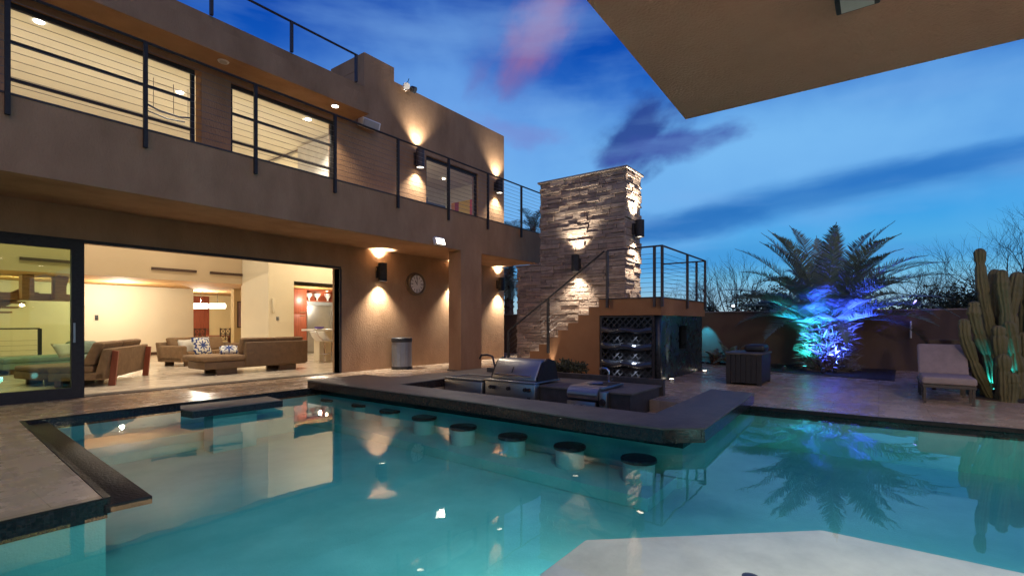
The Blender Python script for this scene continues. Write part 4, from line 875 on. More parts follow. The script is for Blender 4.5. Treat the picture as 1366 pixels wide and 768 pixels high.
# ------------------------------------------------------------------ living room furniture
def sofa(name, label, w, dep, m, mb, loc, rz, back=True, arms=(1, 1), chaise=None, hh=.84, seat=.43, wood=False, ncush=2, seatm=None):
    """local frame: x along the width, y towards the back, origin at floor centre"""
    t = thing(name, label, 'sofa', (0, 0, 0))
    MB().box(-w/2, w/2, -dep/2, dep/2, .14, .30).build('base', M[m], t, bevel=.03, seg=3)
    aw = .20; x0 = -w/2+(aw if arms[0] else 0); x1 = w/2-(aw if arms[1] else 0); bx0 = x0
    if chaise: bx0 = x0+chaise
    for k in range(ncush):
        a = x0+(x1-x0)*k/ncush; c = x0+(x1-x0)*(k+1)/ncush
        MB().box(a+.006, c-.006, -dep/2-.02, dep/2-(.2 if back else .0), .302, seat+.02).build('seat_cushion', M[mb], t, bevel=.05, seg=4)
    if back:
        MB().extrude([(bx0-(aw if not chaise and arms[0] else 0), dep/2-.20, .14), (bx0-(aw if not chaise and arms[0] else 0), dep/2, .14), (bx0-(aw if not chaise and arms[0] else 0), dep/2+.10, hh-.06), (bx0-(aw if not chaise and arms[0] else 0), dep/2-.04, hh-.06)], (x1-bx0+(aw if not chaise and arms[0] else 0)+(aw if arms[1] else 0), 0, 0)).build('backrest', M[m], t, bevel=.03, seg=3)
        nb = ncush if not chaise else max(1, ncush)
        for k in range(nb):
            a = bx0+(x1-bx0)*k/nb; c = bx0+(x1-bx0)*(k+1)/nb
            MB().extrude([(a+.01, dep/2-.42, seat+.022), (a+.01, dep/2-.20, seat+.022), (a+.01, dep/2-.02, hh+.07), (a+.01, dep/2-.20, hh+.09)], (c-a-.02, 0, 0)).build('back_cushion', M[mb], t, bevel=.06, seg=4)
    for sgn, on in ((-1, arms[0]), (1, arms[1])):
        if on: MB().box(sgn*w/2-(aw if sgn > 0 else 0), sgn*w/2+(aw if sgn < 0 else 0), -dep/2, dep/2, .15, .64).build('armrest', M[m], t, bevel=.05, seg=4)
    for sx in (-1, 1):
        for sy in (-1, 1):
            if wood: continue
            MB().box(sx*(w/2-.32)-.14, sx*(w/2-.32)+.14, sy*(dep/2-.1)-.03, sy*(dep/2-.1)+.03, 0.004, .139).build('leg', M['brown_leather'], t)
    if wood:
        for sx in (-1, 1): MB().extrude([(sx*(w/2-.16)-.035, dep/2+.02, .004), (sx*(w/2-.16)-.035, dep/2+.14, .004), (sx*(w/2-.16)-.035, dep/2+.20, hh*.86), (sx*(w/2-.16)-.035, dep/2+.10, hh*.88)], (.07, 0, 0)).build('leg', M['wood_red'], t)
        for sx in (-1, 1): MB().box(sx*(w/2-.2)-.05, sx*(w/2-.2)+.05, -dep/2+.05, -dep/2+.15, .004, .139).build('leg', M['wood_red'], t)
    t.location = loc; t.rotation_euler.z = rz; return t
A0, A1 = at(147, 516), at(203, 499)
ang = math.atan2(A1.y-A0.y, A1.x-A0.x); mid = (A0+A1)/2; nrm = Vector((math.sin(ang), -math.cos(ang), 0))
sofa('sofa', 'tan sofa with red wood legs, its back turned to the terrace, scattered with pillows', 2.5, .95, 'taupe', 'taupe', (mid.x-nrm.x*.62, mid.y-nrm.y*.62, 0), ang+math.pi, arms=(0, 0), wood=True, hh=.86)
p = at(102, 512); sofa('ottoman', 'square taupe ottoman seen half behind the sliding door frame', 1.25, 1.0, 'taupe', 'taupe', (p.x-.15, p.y+.55, 0), .2, back=False, arms=(0, 0), ncush=1, seat=.40)['category'] = 'ottoman'
p = at(48, 499); ch = sofa('chaise_longue', 'sage green chaise with bolster behind the glass door', 2.3, .95, 'sage', 'sage', (p.x+.4, p.y+.9, 0), .25, back=False, arms=(0, 0), ncush=1, seat=.42); ch['category'] = 'chaise'
b_ = MB().box(.55, 1.05, -.42, .42, .445, .82).build('bolster', M['sage'], None, bevel=.12, seg=4); b_.parent = ch
p = at(232, 489.5); lv = sofa('loveseat', 'brown loveseat with curved arm facing the pool, blue pillow on it', 2.45, .95, 'taupe', 'taupe', (p.x+1.12, p.y+.75, 0), R(22), arms=(1, 1), ncush=2, hh=.80)
C0, C1 = onY(266, 13.9), onY(409, 13.6)
sofa('sofa', 'dark brown chaise sofa with its back to the terrace, beside the kitchen', C1.x-C0.x, .95, 'brown_leather', 'taupe', ((C0.x+C1.x)/2, 14.15, 0), math.pi, arms=(0, 0), hh=.84, ncush=2) if False else None
def chaise_sofa():
    t = thing('sofa', 'dark brown chaise sofa with its back to the terrace, beside the kitchen', 'sofa', (0, 0, 0))
    x0, x1, y0, y1 = C0.x, C1.x, 13.62, 14.62; xm = onY(327, 13.62).x
    MB().box(x0, x1, y0, y1, .16, .36).build('base', M['brown_leather'], t, bevel=.03, seg=3)
    MB().box(x0-.04, xm+.1, y0-.02, y1+.25, .362, .50).build('seat_cushion', M['taupe'], t, bevel=.05, seg=4)
    MB().box(xm+.11, x1-.02, y0+.2, y1+.05, .362, .50).build('seat_cushion', M['taupe'], t, bevel=.05, seg=4)
    MB().box(xm, x1+.02, y0-.06, y0+.13, .20, .84).build('backrest', M['brown_leather'], t, bevel=.03, seg=3)
    xa = (xm+x1)/2
    for a, c in ((xm-.04, xa-.01), (xa+.01, x1-.06)):
        MB().extrude([(a, y0+.14, .50), (a, y0+.36, .50), (a, y0+.26, .95), (a, y0+.02, .95)], (c-a, 0, 0)).build('back_cushion', M['taupe'], t, bevel=.06, seg=4)
    for a in (x0+.35, x1-.75):
        MB().box(a, a+.5, y0+.12, y0+.2, .004, .159).build('leg', M['brown_leather'], t); MB().box(a, a+.5, y1-.2, y1-.12, .004, .159).build('leg', M['brown_leather'], t)
    return t
chaise_sofa()
def pillow(label, c, w, h, yaw, lean, m, name='cushion'):
    b = MB(); n = 9; vs = []; fs = []
    for side in (-1, 1):
        for i in range(n):
            for j in range(n):
                u, v = i/(n-1)*2-1, j/(n-1)*2-1
                th = .085*max(0, (1-u**4)*(1-v**4))**.5; k = 1-.07*(1-abs(v))*abs(u)**3
                vs.append((u*w/2*k, side*th, v*h/2*(1-.07*(1-abs(u))*abs(v)**3)))
    for s in range(2):
        for i in range(n-1):
            for j in range(n-1):
                q = [s*n*n+i*n+j, s*n*n+(i+1)*n+j, s*n*n+(i+1)*n+j+1, s*n*n+i*n+j+1]; fs.append(tuple(q))
    b.add(vs, fs); o = b.build(name, m, None, smooth=True)
    bm = bmesh.new(); bm.from_mesh(o.data); bmesh.ops.remove_doubles(bm, verts=bm.verts, dist=1e-4); bmesh.ops.recalc_face_normals(bm, faces=bm.faces); bm.to_mesh(o.data); bm.free()
    o.location = c; o.rotation_euler = (lean, 0, yaw); return tag(o, label, 'cushion')
# blue and white star print
sp = bpy.data.materials.new('star_print'); sp.use_nodes = True; nt = sp.node_tree; L = nt.links.new; bs = nt.nodes['Principled BSDF']; bs.inputs['Roughness'].default_value = .9
tc = N('ShaderNodeTexCoord'); s3 = N('ShaderNodeSeparateXYZ'); L(tc.outputs['Object'], s3.inputs[0]); X_, Z_ = s3.outputs[0], s3.outputs[2]
r_ = mth('SQRT', mth('ADD', mth('MULTIPLY', X_, X_), mth('MULTIPLY', Z_, Z_))); an = mth('ARCTAN2', X_, Z_)
star = mth('LESS_THAN', r_, mth('MULTIPLY_ADD', mth('COSINE', mth('MULTIPLY', an, 8)), .055, .11))
ring = mth('GREATER_THAN', mth('SINE', mth('MULTIPLY_ADD', mth('COSINE', mth('MULTIPLY', an, 12)), 1.2, mth('MULTIPLY', r_, 60))), .15); ring = mth('MULTIPLY', ring, mth('GREATER_THAN', r_, .18))
L(mixc(mth('MAXIMUM', star, ring), (.66, .64, .58), (.03, .06, .22)), bs.inputs['Base Color'])
wh = mat('white_cushion', (.62, .58, .5), .9, col2=(.55, .5, .43), scale=5, bump=.1, bscale=120)
q = onY(268, 17.5, 461); pillow('blue and white star patterned pillow on the loveseat', (q.x, 17.45, q.z), .62, .58, R(14), R(-18), sp)
q = onY(249, 17.7, 463); pillow('plain white pillow beside the star patterned one on the loveseat', (q.x, 17.7, q.z), .55, .52, R(26), R(-22), wh)
q = onY(304, 14.5, 462); pillow('pale blue patterned pillow lying on the brown chaise sofa', (q.x, 14.45, .60), .46, .36, R(-20), R(-60), sp)
for i, (x, y, l) in enumerate(((158, 462.5, 'tan pillow showing over the left end of the curved sofa back'), (176, 461.5, 'patterned tan pillow showing over the middle of the sofa back'), (190, 462, 'tan pillow showing over the right end of the sofa back'))):
    q = at(x, 505); q = q*1.02; z = CH+(HY-y)*(q.x*CT+q.y*ST)/F; pillow(l, (q.x-nrm.x*.35, q.y-nrm.y*.35, z-.1), .5, .45, ang+.2*i, R(-20), (wh if i == 1 else M['taupe']))
q = at(119, 505); pillow('pale crumpled pillow on the seat beside the door frame', (q.x-.2, q.y+1.0, .66), .6, .42, R(30), R(-35), wh)
# pendant lamp over the dining table, dining chairs and table
pl = onY(278, 26.0, 408)
t = thing('pendant_lamp', 'long glowing bar pendant over the dining table', 'pendant lamp', pl)
for xa, xb in ((257, 277), (280, 300)):
    a, b2 = onY(xa, 26, 408), onY(xb, 26, 408); MB().tube([(a.x, 26, a.z), (b2.x, 26, b2.z)], .13, 14).build('shade', M['pend_glow'], t)
for xa in (268, 290): a = onY(xa, 26, 408); MB().tube([(a.x, 26, a.z+.13), (a.x, 26, 2.84)], .008, 5).build('cord', M['black_metal'], t)
dt = thing('dining_table', 'dining table with cloth behind the loveseat', 'table', (onY(280, 25.5).x, 25.5, 0))
c = onY(282, 25.5); MB().box(c.x-1.2, c.x+1.2, 25.0, 26.2, .70, .75).build('tabletop', M['wood_red'], dt)
for sx in (-1, 1):
    for yy in (25.1, 26.1): MB().box(c.x+sx*1.05-.04, c.x+sx*1.05+.04, yy-.04, yy+.04, .004, .699).build('leg', M['wood_red'], dt)
def dining_chair(px, Y, label, open_back=True, rz=0):
    q = onY(px, Y); t = thing('dining_chair', label, 'chair', (0, 0, 0), 'dining chairs')
    MB().box(-.23, .23, -.22, .22, .43, .48).build('seat', M['dark_wood'], t, bevel=.01)
    for sx in (-1, 1):
        MB().box(sx*.21-.02, sx*.21+.02, -.22, -.18, .004, 1.12).build('leg', M['dark_wood'], t); MB().box(sx*.21-.02, sx*.21+.02, .17, .21, .004, .429).build('leg', M['dark_wood'], t)
    b = MB()
    for z in (.60, .86, 1.09): b.box(-.189, .189, -.215, -.185, z-.015, z+.015)
    b.box(-.015, .015, -.21, -.19, .616, .844); b.box(-.015, .015, -.21, -.19, .876, 1.074)
    for cx in (-.1, .1):
        for cz in (.73, .975):
            for s in (-1, 1): b.obox((cx, -.2+.004*s, cz), (.085, 0, .105*s), (0, .006, 0), Vector((-.105*s, 0, .085)).normalized()*.010)
    b.build('backrest', M['dark_wood'], t); t.location = (q.x, Y, 0); t.rotation_euler.z = rz
dining_chair(298, 23.6, 'dark dining chair with openwork back behind the loveseat'); dining_chair(264, 23.9, 'dining chair in front of the red door, partly hidden by the star pillow')
# kitchen: cabinet, fridge, alcove with glassware, bar counter with stools
KY = 20.3
k0, k1, k2 = onY(390, KY).x, onY(409, KY).x, onY(453, KY).x+.6
cb = thing('kitchen_cabinet', 'tall cherry red kitchen cabinet beside the steel fridge', 'cabinet', ((k0+k1)/2, KY+.3, 0))
MB().box(k0, k1, KY, KY+.7, .1, 2.84).build('carcass', M['wood_red'], cb); MB().box(k0+.02, k1-.02, KY+.05, KY+.7, .004, .099).build('plinth', M['dark_wood'], cb)
for z0, z1 in ((.12, 1.72), (1.76, 2.82)):
    d_ = MB().box(k0+.02, k1-.02, KY-.025, KY-.002, z0, z1).build('door', M['wood_red'], cb, bevel=.01); MB().box(k1-.35, k1-.08, KY-.05, KY-.028, (z1-.06 if z0 < 1 else z0+.04), (z1-.04 if z0 < 1 else z0+.06)).build('handle', M['chrome'], d_)
fr_ = thing('refrigerator', 'wide stainless steel refrigerator in the kitchen', 'refrigerator', ((k1+k2)/2, KY, 0))
MB().box(k1+.01, k2, KY+.02, KY+.7, .06, 2.30).build('body', M['steel'], fr_); km = k1+(k2-k1)*.55
for a, c in ((k1+.02, km-.01), (km+.01, k2-.01)):
    d_ = MB().box(a, c, KY-.03, KY+.015, .12, 2.12).build('door', M['steel'], fr_, bevel=.008); MB().tube([((c-.08 if c < k2-.1 else a+.08), KY-.08, .5), ((c-.08 if c < k2-.1 else a+.08), KY-.08, 1.9)], .016, 8).build('handle', M['chrome'], d_)
MB().box(k1+.02, k2-.01, KY-.02, KY+.015, 2.14, 2.29).build('grille', M['grey_metal'], fr_)
al = thing('display_alcove', 'red wooden display alcove with lit glassware over the fridge', 'shelf', ((k1+k2)/2, KY+.4, 2.31))
b = MB(); b.box(k1+.01, k2, KY+.55, KY+.7, 2.31, 2.85); b.box(k1+.01, k2, KY, KY+.549, 2.31, 2.34); b.box(k1+.01, k2, KY, KY+.549, 2.80, 2.85); b.build('niche', M['wood_red'], al)
lamp('POINT', 'alcove_light', ((k1+k2)/2, KY+.2, 2.74), 9, (1, .8, .5), al, shadow_soft_size=.05)
crys = mat('crystal', (.9, .88, .84), .08, col2=(.85, .83, .8), scale=6, trans=.4)
for i, px in enumerate((412, 423, 437)):
    q = onY(px, KY+.25); v = MB().lathe([(.07, 0), (.03, .05), (.05, .12), (.13, .22), (.15, .33), (.13, .34)], (q.x, KY+.25, 2.342), 16).build('glass_vase', crys, None, smooth=True)
    tag(v, ('small crystal vase at the left end of the display alcove', 'crystal vase in the middle of the display alcove', 'crystal vase at the right of the display alcove')[i], 'vase', 'glassware over the fridge')
kc = thing('breakfast_bar', 'white topped breakfast bar seen past the door jamb', 'counter', (onY(440, 15.8).x, 15.8, 0))
q0, q1 = onY(417, 15.6).x, onY(470, 15.6).x
MB().box(q0, q1+1, 15.5, 16.3, 1.07, 1.13).build('worktop', M['white_paint'], kc, bevel=.01); MB().box(q0+.45, q1+1, 15.9, 16.25, .005, 1.069).build('panel', M['cream'], kc)
q = onY(427, 15.7); o = MB().lathe([(.10, 1.132), (.16, 1.18), (.17, 1.22), (.15, 1.215)], (q.x, 15.75, 0), 18).build('fruit_bowl', mat('violet_glass', (.18, .14, .5), .2, col2=(.14, .1, .4), scale=5)); tag(o, 'small violet bowl on the white breakfast bar', 'bowl')
for i, px in enumerate((433, 443)):
    q = onY(px, 15.25); t = thing('bar_stool', ('chrome bar stool on a disc base at the left of the breakfast bar', 'chrome bar stool on a disc base nearest the door jamb')[i], 'bar stool', (q.x, 15.25, 0), 'bar stools at the breakfast bar')
    MB().lathe([(.22, .005), (.22, .02), (.05, .035)], (q.x, 15.25, 0), 24).build('base', M['chrome'], t); MB().tube([(q.x, 15.25, .03), (q.x, 15.25, .70)], .03, 10).build('stem', M['chrome'], t)
    MB().tube([(q.x-.16, 15.25, .3), (q.x, 15.13, .28), (q.x+.16, 15.25, .3)], .012, 6).build('footrest', M['chrome'], t)
    MB().extrude([(q.x-.45, 15.05, 1.05), (q.x-.36, 15.05, .88), (q.x-.2, 15.05, .72), (q.x+.2, 15.05, .70), (q.x+.2, 15.05, .74), (q.x-.17, 15.05, .77), (q.x-.31, 15.05, .91), (q.x-.41, 15.05, 1.07)], (0, .4, 0)).build('seat', M['white_paint'], t, bevel=.01)
# indoor staircase with oak beams behind the sliding door, and its railing
ws = thing('indoor_staircase', 'oak staircase with thick beams seen through the sliding glass door', 'staircase', (onY(50, 23).x, 23, 0))
for (xa, ya, xb, yb, Y, h) in ((-30, 425, 45, 392, 22.5, .38), (92, 372, 84, 398, 21.5, .3)):
    a, c = onY(xa, Y, ya), onY(xb, Y, yb); MB().extrude([(a.x, Y, a.z), (c.x, Y, c.z), (c.x, Y, c.z+h), (a.x, Y, a.z+h)], (0, .12, 0)).build('stringer', M['wood'], ws)
a, c = onY(-20, 22, 398), onY(95, 22, 392)
MB().box(a.x, c.x, 21.9, 22.4, c.z-.25, c.z-.02).build('landing', M['wood'], ws)
for xa in (35, 78): q = onY(xa, 21.6); MB().box(q.x-.14, q.x+.14, 21.3, 21.8, 2.1, 2.85).build('beam', M['wood'], ws)
for k in range(5): q = onY(5+9*k, 22.3, 424-6.5*k); MB().box(q.x-.18, q.x+.18, 22.2, 22.9, q.z+.16, q.z+.21).build('tread', M['wood'], ws)
q0, q1 = onY(-25, 19.5, 438), onY(53, 19.5, 438)
railing('indoor_railing', 'low dark indoor railing with bars behind the green chaise', [((q1.x, 19.5, .004), (q1.x, 19.5, q1.z)), ((q0.x, 19.5, .004), (q0.x, 19.5, q1.z))], [[(q0.x, 19.5, q1.z), (q1.x, 19.5, q1.z)]],
        [[(q0.x, 19.5, .15+.14*k), (q1.x, 19.5, .15+.14*k)] for k in range(6)], 'black_metal', .04, (q1.x, 19.5, 0))
# track light in the upper room
q = onY(225, 13.2, 150); t = thing('track_light', 'dark curved track light hanging in the upper great room window', 'track light', q)
MB().tube([(q.x-.5, 13.2, q.z+.06), (q.x-.2, 13.2, q.z-.02), (q.x+.2, 13.2, q.z-.04), (q.x+.5, 13.2, q.z+.03)], .02, 6).build('track', M['black_metal'], t)
MB().tube([(q.x-.45, 13.25, q.z-.08), (q.x, 13.25, q.z-.14), (q.x+.35, 13.25, q.z-.1)], .016, 6).build('lower_track', M['black_metal'], t)
for s in (-.3, .1, .4): MB().tube([(q.x+s, 13.2, q.z), (q.x+s, 13.2, 6.89)], .006, 5).build('suspension_rod', M['black_metal'], t)

# ------------------------------------------------------------------ garden furniture
lg = thing('sun_lounger', 'low sun lounger with mauve cushions and raised back on the dark terrace', 'sun lounger', (11.6, -.9, 0))
lx0, lx1, ly0, ly1 = 10.85, 12.45, -1.27, -.60
b = MB(); b.box(lx0, lx1, ly0, ly0+.05, .27, .32); b.box(lx0, lx1, ly1-.05, ly1, .27, .32); b.box(lx0, lx0+.05, ly0+.05, ly1-.05, .27, .32); b.box(lx1-.05, lx1, ly0+.05, ly1-.05, .27, .32)
for k in range(7): b.box(lx0+.2+.2*k, lx0+.26+.2*k, ly0+.05, ly1-.05, .28, .305)
b.build('frame', M['bronze_metal'], lg)
for x in (lx0+.04, lx0+.42, lx1-.42, lx1-.04):
    for y in (ly0+.03, ly1-.03): MB().box(x-.018, x+.018, y-.018, y+.018, .002, .269).build('leg', M['bronze_metal'], lg)
MB().box(lx0-.01, 11.75, ly0-.01, ly1+.01, .322, .45).build('seat_cushion', M['mauve'], lg, bevel=.04, seg=4)
MB().extrude([(11.74, ly0-.01, .44), (11.88, ly0-.01, .36), (12.27, ly0-.01, .90), (12.15, ly0-.01, .97)], (0, ly1-ly0+.02, 0)).build('back_cushion', M['mauve'], lg, bevel=.04, seg=4)
MB().tube([(12.4, ly0+.05, .32), (12.2, ly0+.05, .80)], .018, 6).build('back_strut', M['bronze_metal'], lg); MB().tube([(12.4, ly1-.05, .32), (12.2, ly1-.05, .80)], .018, 6).build('back_strut', M['bronze_metal'], lg)
bx = thing('garden_bench', 'dark wooden garden bench in shadow behind the lounger', 'bench', (13.5, -1.6, 0))
MB().box(13.1, 13.7, -2.6, -.85, .38, .44).build('seat', M['dark_wood'], bx); MB().box(13.64, 13.72, -2.6, -.85, .45, 1.0).build('backrest', M['dark_wood'], bx)
for y in (-2.55, -.90):
    MB().box(13.1, 13.7, y-.035, y+.035, .60, .65).build('armrest', M['dark_wood'], bx)
    for x in (13.14, 13.66): MB().box(x-.03, x+.03, y-.03, y+.03, .002, .599).build('leg', M['dark_wood'], bx)
# storage box with slatted sides
sbx = thing('storage_box', 'dark slatted patio storage box with a folded cover on top', 'storage box', (12.2, 2.35, 0))
X0, X1, Y0, Y1 = 11.63, 12.75, 2.0, 2.72
b = MB(); n = 7
for k in range(n):
    a = Y0+(Y1-Y0)*k/n; c = Y0+(Y1-Y0)*(k+1)/n; b.box(X0, X0+.03, a+.004, c-.004, .05, .655); b.box(X1-.03, X1, a+.004, c-.004, .05, .655)
for k in range(10):
    a = X0+.031+(X1-X0-.062)*k/10; c = X0+.031+(X1-X0-.062)*(k+1)/10; b.box(a+.004, c-.004, Y0, Y0+.03, .05, .655); b.box(a+.004, c-.004, Y1-.03, Y1, .05, .655)
b.box(X0+.031, X1-.031, Y0+.031, Y1-.031, .06, .63); b.build('slatted_body', M['charcoal_slat'], sbx)
MB().box(X0-.02, X1+.02, Y0-.02, Y1+.02, .66, .70).build('lid', M['dark_stone'], sbx, bevel=.006)
for x in (X0+.05, X1-.05):
    for y in (Y0+.05, Y1-.05): MB().box(x-.04, x+.04, y-.04, y+.04, .002, .049).build('foot', M['black_metal'], sbx)
o = MB().box(12.15, 12.72, 2.03, 2.45, .702, .86).build('folded_cover', M['black_plastic'], None, bevel=.06, seg=4); tag(o, 'black folded cover lying on the far end of the storage box', 'folded cover')

# ------------------------------------------------------------------ plants
def palm(name, label, base, trunk_h, r0, r1, nf, flen, emin, emax, seed, droop=.9, leaf=.42, group=None, nl=46, fan=False):
    rg = random.Random(seed); t = thing(name, label, 'palm tree', base, group); base = Vector(base)
    b = MB(); pts = []; rad = []; n = 12
    for k in range(n+1): f = k/n; pts.append(base+Vector((.08*math.sin(f*2), .05*f, trunk_h*f))); rad.append((r0+(r1-r0)*f)*(1+.10*(k % 2)))
    b.tube(pts, rad, 14)
    top = pts[-1]
    for k in range(int(26+30*min(trunk_h, 3))):                      # old leaf boots
        f = rg.uniform(.05, 1); a = rg.uniform(0, 6.28); p = base+Vector((0, 0, trunk_h*f)); d = Vector((math.cos(a), math.sin(a), .9)).normalized(); rr = r0+(r1-r0)*f
        b.tube([p+Vector((d.x, d.y, 0))*rr*.8, p+Vector((d.x, d.y, 0))*rr+d*rg.uniform(.1, .28)], [.06, .018], 5)
    b.build('trunk', M['trunk'], t)
    b = MB()
    for i in range(nf):
        a = i*2.39996+rg.uniform(-.25, .25); f = (i+.5)/nf; e0 = R(emax+(emin-emax)*f**.85+rg.uniform(-6, 6)); ln = flen*rg.uniform(.8, 1.08)*(1.0-.12*f)
        h = Vector((math.cos(a), math.sin(a), 0)); side = Vector((-h.y, h.x, 0)); p = top+h*r1*.5-Vector((0, 0, f*trunk_h*.16 if trunk_h < 2 else f*.5)); e = e0; S = 16; P = [p]; 
        twist = rg.uniform(-.3, .3); bend = droop*rg.uniform(.7, 1.45)*(.55+.6*math.cos(e0))
        for s in range(S):
            e = e0-bend*(s/S)**1.5; P.append(P[-1]+(h*math.cos(e)+Vector((0, 0, math.sin(e))))*(ln/S)); 
        tn = rg.random()
        b.tube(P, [.022*(1-.85*k/S) for k in range(S+1)], 4, tone=tn*.5)
        for k in range(nl):
            u = .10+.90*k/nl; s = u*S; i0 = min(int(s), S-1); q = P[i0].lerp(P[i0+1], s-i0); tg = (P[i0+1]-P[i0]).normalized(); nn = tg.cross(side).normalized()
            ll = leaf*(math.sin(math.pi*min(1, .18+u*.86))**.7)*rg.uniform(.8, 1.12)
            for sg in (-1, 1):
                dr = (side*sg*(.95-.30*u)+tg*(.40+.45*u)-nn*(-.42)+Vector((0, 0, -.14))+Vector((rg.uniform(-.12, .12), rg.uniform(-.12, .12), rg.uniform(-.14, .14)))).normalized()
                wv = dr.cross(nn).normalized()*.0125; m_ = q+dr*ll*.5-Vector((0, 0, .015)); tip = q+dr*ll-Vector((0, 0, .07*ll))
                b.add([q-wv*.6, q+wv*.6, m_+wv, m_-wv, tip], [(0, 1, 2, 3), (3, 2, 4)], min(1, max(0, tn+rg.uniform(-.25, .25))))
    b.build('crown', M['palm_leaf'], t, fix=False); return t
PB = Vector((16.35, 1.15, 0))
palm('palm_tree', 'broad young date palm lit blue and teal from below by the garden wall', PB, 1.45, .34, .30, 66, 3.2, 20, 82, 5, droop=1.05, leaf=.5, nl=92)
M['dry_leaf'] = mat('dry_palm_leaf', (.24, .20, .13), .7, col2=(.16, .13, .08), scale=3, tone=((.5, .5, .5), (1, 1, 1), (1.3, 1.25, 1.2)))
pt = [o for o in COL.objects if o.name == 'palm_tree'][0]; rg = random.Random(9); b = MB()
for k in range(2100):                                               # skirt of offshoots and dry leaf stumps round the trunk
    a = rg.uniform(0, 6.28); z = rg.uniform(.02, 1.75); rr = rg.uniform(.28, .40)+.14*(1-z/1.75); p = PB+Vector((math.cos(a)*rr*rg.uniform(.5, 1.35), math.sin(a)*rr*rg.uniform(.5, 1.35), z))
    d = Vector((math.cos(a)*.8+rg.gauss(0, .45), math.sin(a)*.8+rg.gauss(0, .45), rg.uniform(-.2, 1.1))).normalized(); ll = rg.uniform(.14, .42); w = d.cross(Vector((rg.gauss(0, 1), rg.gauss(0, 1), rg.gauss(0, 1)))).normalized()*rg.uniform(.010, .022)
    b.add([p-w, p+w, p+d*ll*.6+w*.8, p+d*ll*.6-w*.8, p+d*ll-Vector((0, 0, .04))], [(0, 1, 2, 3), (3, 2, 4)], rg.random())
b.build('leaf_skirt', M['dry_leaf'], pt, fix=False)
def uplight(loc, aim, label, colr, power, lens, ang):
    spotlight(loc, aim, 'palm_uplight', label, colr, power, lens, ang, 'coloured uplights in the planting beds', stem=.1, size=.05)
uplight((15.15, 2.05, .14), (16.2, 1.55, 1.25), 'teal uplight in the bed at the left foot of the palm', (.03, .75, .95), 560, 'teal_lens', 70)
uplight((15.05, 1.15, .14), (16.25, 1.0, 1.7), 'blue uplight in the bed at the right foot of the palm', (.035, .07, 1), 1500, 'blue_lens', 84)
uplight((15.62, 1.62, .14), (16.05, 1.75, 2.6), 'added teal uplight close under the left palm fronds', (.03, .75, .95), 260, 'teal_lens', 62)  # second teal lamp, added to light the fronds from below
uplight((15.58, .92, .14), (16.1, .85, 3.0), 'added blue uplight close under the palm crown', (.035, .075, 1), 2000, 'blue_lens', 66)  # second blue lamp, added to carry blue up into the crown
# silhouettes of fan palms beyond the tower
def far_palm(px, py, d, h, label, seed, fl=1.5):
    X, Y = world(d, (px-CX)/F*d); palm('palm_tree', label, (X, Y, 0), h, .20, .16, 34, fl, -70, 80, seed, droop=1.1, leaf=.5, group='palms behind the house', nl=30)
far_palm(711, 285, 31, 7.4, 'tall dark palm rising behind the stone tower', 11, 1.7); far_palm(681, 300, 35, 7.6, 'dark palm beside the house corner behind the balcony', 12, 1.5); far_palm(677, 370, 27, 4.3, 'short dark palm in the gap under the balcony', 13, 1.5)
# columnar cactus
cb0 = at(1338, 531); cx_, cy_ = cb0.x, cb0.y; dc = cb0.x*CT+cb0.y*ST; mpp = dc/F; rgt = Vector((ST, -CT, 0)); fwd = Vector((CT, ST, 0))
ca = thing('columnar_cactus', 'tall many stemmed columnar cactus lit teal from its base', 'cactus', (cx_, cy_, 0))
def stem(pts, r, dep, seed):
    rg = random.Random(seed); n = 48; P = []; 
    for (px, py) in pts: dd_ = dc+dep; P.append(fwd*dd_+rgt*((px-CX)/F*dd_)+Vector((0, 0, max(0.0, CH+(HY-py)/F*dd_) if py < 520 else 0)))
    Q = [];                                                         # resample
    for i in range(len(P)-1):
        for k in range(7): Q.append(P[i].lerp(P[i+1], k/7))
    Q.append(P[-1]); Q = [Q[0]]+[(Q[i-1]+Q[i]*2+Q[i+1])/4 for i in range(1, len(Q)-1)]+[Q[-1]]
    m = len(Q); R_ = [r*mpp*(.62+.06*math.sin(i*.55+seed)-(.13 if (i+seed) % 8 == 0 else 0)-.10*max(0, 1-i/6)) for i in range(m)]
    tip = (Q[-1]-Q[-2]).normalized()
    for f, st in ((.56, .22), (.46, .20), (.32, .16), (.12, .08)): Q.append(Q[-1]+tip*r*mpp*st); R_.append(r*mpp*f)
    vs = []; fs = []
    for i, q in enumerate(Q):
        for k in range(n):
            a = 2*math.pi*k/n; rr = R_[i]*(.84+.32*abs(math.cos(4*a))); vs.append(q+rgt*math.cos(a)*rr+fwd*math.sin(a)*rr)
    for i in range(len(Q)-1): fs += [(i*n+k, i*n+(k+1) % n, (i+1)*n+(k+1) % n, (i+1)*n+k) for k in range(n)]
    fs.append(tuple((len(Q)-1)*n+k for k in range(n)))
    MB().add(vs, fs).build('stem', M['cactus'], ca, smooth=True)
